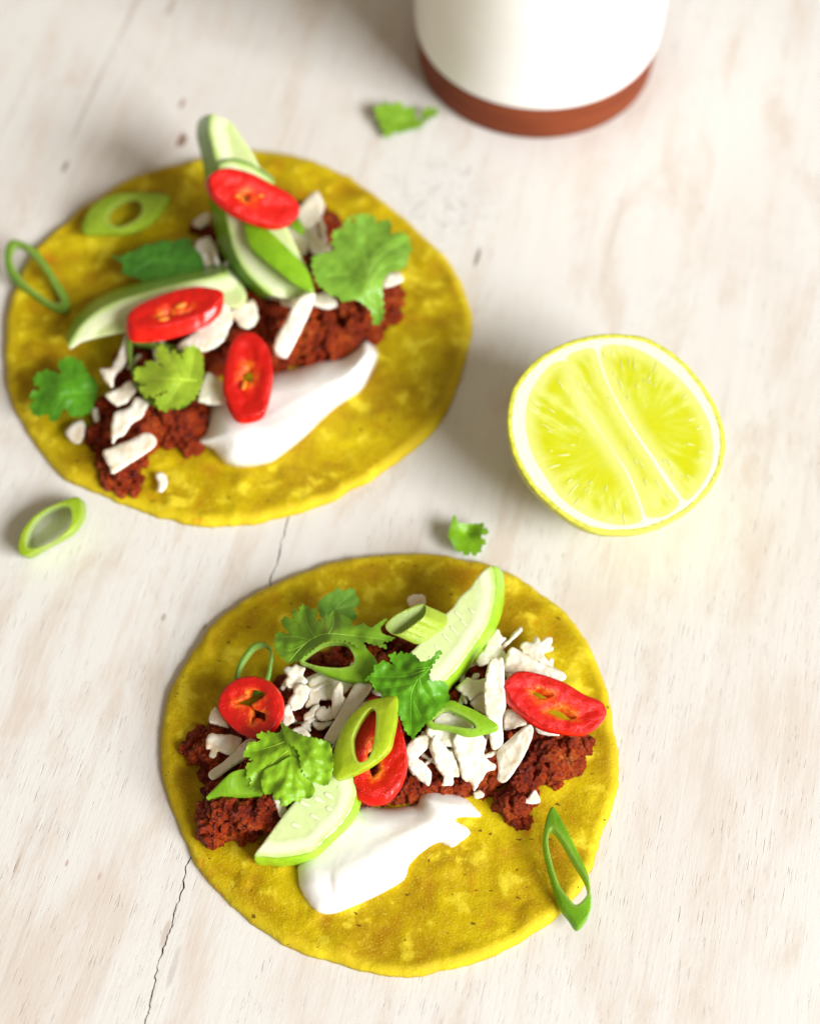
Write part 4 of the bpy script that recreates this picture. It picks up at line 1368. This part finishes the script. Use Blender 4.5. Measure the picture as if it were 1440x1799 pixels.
cilantro([(690, 40), (700, 90), (670, 130), (620, 130), (575, 115), (570, 140), (530, 120), (515, 135), (480, 155), (515, 190), (500, 205), (420, 215), (400, 260), (375, 310), (380, 335), (430, 335), (425, 360), (460, 365), (410, 390), (395, 420), (405, 460), (400, 510), (440, 515), (425, 590), (470, 580), (465, 630), (490, 640), (510, 660), (550, 625), (560, 650), (620, 645), (635, 690), (680, 690), (685, 740), (740, 740), (790, 705), (830, 700), (850, 725), (862, 685), (910, 680), (940, 680), (975, 625), (955, 560), (975, 545), (1000, 560), (1050, 575), (1090, 560), (1120, 480), (1130, 400), (1125, 330), (1100, 230), (1050, 200), (960, 175), (880, 160), (800, 120), (740, 80)],
         [(494, 1270, 1.95), (515, 1320, 2.35), (440, 1330, 1.9), (440, 1375, 1.75), (490, 1400, 1.95), (540, 1395, 1.8), (550, 1320, 2.35), (580, 1370, 1.9), (565, 1305, 2.15)],
         [[(695, 70), (730, 180), (770, 320), (790, 500), (760, 700)], [(735, 200), (600, 250), (430, 290)], [(750, 280), (620, 380), (440, 560)], [(770, 340), (690, 480), (600, 620)], [(740, 160), (860, 260), (1080, 340)], [(830, 240), (930, 360), (940, 480)], [(790, 450), (860, 560), (900, 650)]],
         'bright shiny cilantro leaf at the lower left, beside the big scallion ring', G1_, (0.31, 0.58, 0.02), Z3, 0.09, 0.05, over=[
             ([(790, 330), (730, 350), (660, 395), (560, 440), (525, 520), (530, 600), (560, 650), (620, 640), (640, 690), (690, 690), (690, 740), (745, 738), (800, 700), (850, 720), (865, 680), (930, 685), (975, 620), (940, 540), (880, 470), (850, 390)], 0.07, 1.0),
             ([(705, 60), (740, 85), (800, 120), (880, 160), (960, 175), (1050, 200), (1100, 230), (1125, 330), (1120, 430), (1060, 470), (975, 460), (940, 520), (885, 480), (870, 440), (850, 400), (845, 320), (810, 260), (730, 200)], 0.13, 0.9)])
R4 = (540, 360, 7.2)
cilantro([(850, 1520), (830, 1450), (790, 1330), (700, 1250), (600, 1200), (500, 1220), (430, 1220), (380, 1160), (300, 1150), (220, 1080), (130, 1000), (100, 930), (60, 760), (80, 650), (200, 610), (300, 580), (340, 560), (300, 480), (330, 420), (310, 370), (390, 310), (450, 300), (480, 200), (530, 170), (570, 240), (600, 200), (590, 140), (660, 120), (760, 120), (780, 160), (850, 130), (850, 220), (950, 200), (1040, 200), (1060, 290), (1050, 360), (1180, 350), (1250, 380), (1290, 450), (1300, 520), (1330, 560), (1290, 600), (1270, 700), (1250, 770), (1180, 820), (1060, 850), (980, 920), (950, 1010), (950, 1150), (960, 1400), (920, 1490)],
         [(660, 560, 1.7), (650, 490, 2.35), (570, 480, 2.2), (600, 410, 2.1), (660, 385, 1.9), (715, 430, 2.0), (690, 460, 2.2)],
         [[(890, 1470), (830, 1100), (750, 800), (720, 500), (720, 180)], [(820, 1050), (560, 880), (200, 900)], [(780, 900), (560, 620), (400, 380)], [(770, 850), (980, 600), (1230, 470)], [(800, 980), (1000, 760), (1230, 720)]],
         'large pale green cilantro leaf at the right of the back tortilla', G2_, (0.27, 0.52, 0.05), R4, 0.05, 0.04)
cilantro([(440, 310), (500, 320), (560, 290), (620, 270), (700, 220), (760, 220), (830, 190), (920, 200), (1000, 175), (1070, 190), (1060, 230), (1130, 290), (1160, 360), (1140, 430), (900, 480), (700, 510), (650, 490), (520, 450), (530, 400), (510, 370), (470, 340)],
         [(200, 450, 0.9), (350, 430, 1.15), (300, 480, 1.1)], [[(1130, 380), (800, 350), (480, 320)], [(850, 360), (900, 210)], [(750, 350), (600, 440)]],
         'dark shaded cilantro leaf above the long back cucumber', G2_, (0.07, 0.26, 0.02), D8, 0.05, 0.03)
cilantro([(420, 190), (520, 120), (640, 140), (720, 220), (760, 300), (860, 400), (880, 500), (840, 640), (800, 740), (680, 810), (560, 800), (500, 720), (470, 740), (430, 830), (340, 870), (290, 780), (200, 810), (110, 760), (90, 660), (145, 640), (90, 580), (120, 520), (220, 490), (140, 420), (160, 330), (280, 270), (400, 300), (455, 310)],
         [(60, 700, 0.85), (110, 680, 1.15), (170, 680, 0.75), (130, 635, .9)], [[(860, 520), (500, 540), (120, 560)], [(600, 540), (560, 160)], [(450, 540), (240, 330)], [(480, 550), (340, 830)]],
         'dark lobed cilantro leaf at the far left of the back tortilla', G2_, (0.10, 0.32, 0.012), (40, 610, 6.665), 0.05, 0.03)
cilantro([(140, 470), (200, 430), (240, 440), (235, 390), (290, 380), (350, 410), (400, 440), (345, 380), (330, 310), (360, 240), (400, 240), (450, 300), (500, 290), (560, 350), (600, 260), (700, 260), (750, 330), (760, 430), (750, 560), (700, 680), (640, 750), (560, 780), (520, 810), (480, 790), (420, 835), (360, 810), (330, 760), (340, 700), (440, 655), (340, 690), (230, 700), (200, 650), (170, 630), (230, 590), (150, 560)],
         [(240, 660, 1.55), (300, 660, 1.85), (350, 640, 1.7), (300, 715, 1.6)], [[(700, 560), (450, 540), (180, 540)], [(560, 550), (420, 300)], [(560, 560), (420, 780)], [(620, 540), (680, 300)]],
         'yellow green cilantro leaf left of the upright chili slice', G2_, (0.42, 0.60, 0.04), D5, 0.03, 0.03)
cilantro([(400, 200), (450, 300), (480, 390), (700, 430), (900, 440), (1150, 430), (1120, 530), (1220, 560), (1250, 680), (1060, 740), (1180, 860), (1190, 930), (1080, 1010), (1080, 1120), (960, 1190), (900, 1260), (830, 1160), (700, 1240), (580, 1130), (450, 1120), (280, 820), (240, 740), (330, 400)],
         [(795, 920, 0.55), (790, 945, 0.5), (820, 935, 0.25), (850, 935, 0.55), (830, 972, 0.30)], [[(400, 260), (560, 560), (760, 800), (1000, 1050)], [(600, 620), (1150, 640)]],
         'small folded cilantro leaf on the table between lime and front tortilla', G3_, (0.22, 0.45, 0.012), (770, 890, 14.4), 0.02, 0.03)
cilantro([(160, 280), (190, 190), (260, 215), (300, 150), (400, 140), (430, 200), (520, 140), (640, 150), (650, 240), (720, 215), (840, 230), (850, 330), (900, 440), (960, 400), (990, 240), (1060, 250), (1100, 200), (1180, 260), (1240, 250), (1200, 370), (1100, 400), (1040, 450), (900, 580), (760, 600), (600, 660), (500, 650), (400, 740), (310, 690), (330, 600), (250, 540), (290, 450), (180, 400), (230, 330)],
         [(660, 190, 0.45), (680, 235, 0.2), (720, 200, 0.25), (765, 195, 0.4)], [[(220, 220), (500, 450), (1150, 280)]],
         'small cilantro leaf on the table in front of the cup', G3_, (0.25, 0.46, 0.03), (640, 165, 9.6), 0.03, 0.03)


# ------------------------------------------------------------------ lime half
LZ = (860, 560, 3.27)
lime_out = zo([(100, 560), (140, 390), (260, 240), (430, 140), (600, 95), (760, 88), (920, 120), (1080, 220), (1210, 360), (1310, 530), (1350, 690), (1335, 840), (1275, 970), (1165, 1090), (1010, 1185), (850, 1232), (700, 1238), (570, 1215), (430, 1140), (300, 1030), (200, 910), (125, 750)], *LZ)
lz = zfield([(1080, 765, 2.75), (1080, 600, 3.45), (900, 765, 3.0)])
lo_ = catmull(lime_out, 5)
ring = P(lo_[:, 0], lo_[:, 1], lz(lo_[:, 0], lo_[:, 1]))
lc = ring.mean(0)
nrm = np.cross(ring[0] - lc, ring[len(ring) // 4] - lc)
nrm = nrm / np.linalg.norm(nrm)
if nrm[2] < 0:
    nrm = -nrm
lime = thing('lime_half', 'juicy cut lime half on the table, right of the tortillas', 'lime', [lc[0], lc[1], 0.0])
V, F = [], []
D = (lc[2] - 0.02) / 0.985
K_ = 26
nr = len(ring)
for k in range(-2, K_ + 1):
    if k < 0:
        sc_, off = (0.955, 0.012) if k == -2 else (0.985, 0.022)
    else:
        ph = k / K_ * math.pi / 2 * 0.995
        sc_, off = math.cos(ph) ** 1.45, -math.sin(ph) * D
    p = lc + (ring - lc) * sc_ + nrm * off
    V.append(p)
V = np.concatenate(V)
lump = np.array([noise.noise(Vector(p * 4.0)) for p in V]) * 0.018 + np.array([noise.noise(Vector(p * 9.0)) for p in V]) * 0.010
dirv = V - lc
V = V + dirv / np.linalg.norm(dirv, axis=1)[:, None] * lump[:, None]
for k in range(K_ + 2):
    for j in range(nr):
        a, b = k * nr + j, k * nr + (j + 1) % nr
        F.append([a, b, b + nr, a + nr])
F.append([(K_ + 2) * nr + j for j in range(nr)])
f0 = F[nr * 6]
fn = np.cross(V[f0[1]] - V[f0[0]], V[f0[2]] - V[f0[0]])
if fn @ (V[f0[0]] - lc) < 0:
    F = [f[::-1] for f in F]
mesh('rind', V, F, RIND, lime, sharp=0)
segs = [([(210, 560), (230, 440), (280, 350), (350, 270), (415, 245), (440, 270), (495, 425), (590, 595), (692, 745), (788, 905), (852, 1070), (868, 1140), (850, 1168), (740, 1182), (620, 1155), (500, 1095), (400, 1015), (330, 915), (260, 800), (220, 680)], (700, 760)),
        ([(445, 225), (520, 185), (600, 184), (645, 320), (722, 480), (812, 640), (912, 790), (1012, 950), (1080, 1045), (1055, 1095), (1000, 1130), (920, 1140), (892, 1120), (880, 1080), (808, 900), (712, 750), (610, 600), (515, 440), (460, 310)], (760, 660)),
        ([(640, 175), (760, 155), (880, 195), (1000, 272), (1110, 372), (1200, 490), (1258, 610), (1276, 730), (1265, 850), (1215, 950), (1150, 1025), (1112, 1032), (1040, 930), (934, 775), (832, 630), (740, 475), (672, 330)], (850, 640))]
SEG = []
for sg, core in segs:
    sg_ = catmull(zo(sg, *LZ), 6)
    tn = np.roll(sg_, -1, 0) - np.roll(sg_, 1, 0)
    tn = np.c_[tn[:, 1], -tn[:, 0]] / np.linalg.norm(tn, axis=1)[:, None]
    tn *= 1.0 if inside(sg_[:1] - tn[:1], sg_)[0] else -1.0
    SEG.append([tuple(q) for q in sg_ + tn * 1.5])
inner = [tuple(np.array(lime_out).mean(0) + (np.array(p) - np.array(lime_out).mean(0)) * 0.978) for p in lime_out]
V, T, B, wo, wh, at, _ = slab(inner, lz, (0, 0, -0.3), holes=SEG, sp=4, rnd=0.0,
                              dome=lambda x, y, d: 0.004 * nz(x * .05, y * .05, 2))
mesh('pith', V, T + wo, PITH, lime, sharp=40)
LT = ['left pulp segment', 'narrow middle pulp segment', 'right pulp segment']
for (sg, core), sg, lab in zip(segs, SEG, LT):
    cx, cy = zo([core], *LZ)[0]
    mid_line = catmull([(1046, 612), (1080, 740), (1130, 850), (1190, 882)], 8, False)

    def ves(x, y):
        # juice sacs fan out from the core towards the peel
        ang = np.arctan2(y - cy, x - cx)
        rad = np.hypot(x - cx, y - cy)
        far = np.clip((rad - 25) / 110, 0, 1)
        return 0.45 + far * (0.42 * nz(ang * 8.5, rad * 0.016, 1.7) + 0.34 * nz(ang * 21, rad * 0.035, 6.1))

    def dome(x, y, d):
        return 0.004 * nz(x * .05, y * .05, 2) + 0.012 * (ves(x, y) - 0.5) * np.clip(d / 10, 0, 1)
    V, T, B, wo, wh, at, xy = slab(sg, lambda x, y: lz(x, y), (0, 0, -0.04), sp=4, dome=dome)
    at['vesicle'] = ves(xy[:, 0], xy[:, 1])
    V, T, at = sub(V, T, at)
    so = mesh('pulp_segment', V, T, PULP, lime, at, sharp=0)
    so['label'] = lab
    # torn juice sacs that catch the light
    pv, pf, nb = [], [], 0
    arr = np.array(sg)
    lo, hi = arr.min(0), arr.max(0)
    so_ = catmull(sg, 6)
    cnt_ = 0
    while cnt_ < (26 if 'middle' not in lab else 9):
        p = rng.uniform(lo, hi, (1, 2))
        if not inside(p, so_)[0] or dist(p, so_)[0] < 7:
            continue
        x, y = p[0]
        if np.hypot(x - cx, y - cy) < 45 and rng.random() < 0.8:
            continue
        o_ = P(x, y, float(lz(x, y)) + 0.008)
        q2 = P(x + (x - cx) * 0.1, y + (y - cy) * 0.1, float(lz(x + (x - cx) * .1, y + (y - cy) * .1)) + 0.008)
        u = (q2 - o_) / np.linalg.norm(q2 - o_)
        sd = np.cross(nrm, u)
        Lh, Wd = rng.uniform(0.05, 0.20), rng.uniform(0.010, 0.018)
        q = ICO_V * np.array([Lh, Wd, 0.008])
        q[:, 1] *= 1 - 0.45 * q[:, 0] / Lh
        pv.append(o_ + q[:, :1] * u + q[:, 1:2] * sd + q[:, 2:] * nrm)
        pf += [[i + nb for i in f] for f in ICO_F]
        nb += len(ICO_V)
        cnt_ += 1
    vo = mesh('juice_sacs', np.concatenate(pv), pf, SAC, so, sharp=0)
    vo['kind'] = 'stuff'

# ------------------------------------------------------------------ ceramic cup
cc = P(940, 92, 0)
cup = thing('ceramic_cup', 'white glazed ceramic cup with a bare terracotta foot, behind the lime', 'cup', [cc[0], cc[1], 0.0])


def lathe(prof, n=128, wob=0.0):
    V, F = [], []
    for r, z in prof:
        for j in range(n):
            a = 2 * math.pi * j / n
            rr = r + wob * noise.noise(Vector((math.cos(a) * 1.5, math.sin(a) * 1.5, z * 0.6)))
            V.append((cc[0] + rr * math.cos(a), cc[1] + rr * math.sin(a), z))
    for i in range(len(prof) - 1):
        for j in range(n):
            a, b = i * n + j, i * n + (j + 1) % n
            F.append([a, b, b + n, a + n])
    return np.array(V), F


R0 = 4.03
V, F = lathe([(0.01, 0.06), (R0 - 0.35, 0.06), (R0 - 0.2, 0.0), (R0 - 0.06, 0.0), (R0, 0.06), (R0 + 0.03, 0.4), (R0 + 0.05, 0.9), (R0 + 0.06, 1.8)])
mesh('foot', V, F, CLAY, cup, sharp=50)
prof = [(R0 + 0.062, 1.48), (R0 + 0.085, 1.50), (R0 + 0.11, 1.55), (R0 + 0.12, 1.63)]
prof += [(R0 + 0.12 + 0.10 * math.sin((z - 1) / 9 * 2.2), z) for z in np.linspace(1.85, 7.8, 40)]
rt = prof[-1][0]
prof += [(rt - 0.04, 7.95), (rt - 0.14, 8.0), (rt - 0.26, 7.95), (rt - 0.33, 7.7)]
prof += [(rt - 0.36 - 0.02 * math.sin(z), z) for z in np.linspace(7.3, 2.2, 14)] + [(rt - 0.8, 1.8), (rt - 1.6, 1.7), (0.01, 1.68)]
V, F = lathe(prof, wob=0.02)
mesh('glazed_body', V, F, GLAZE, cup, sharp=60)
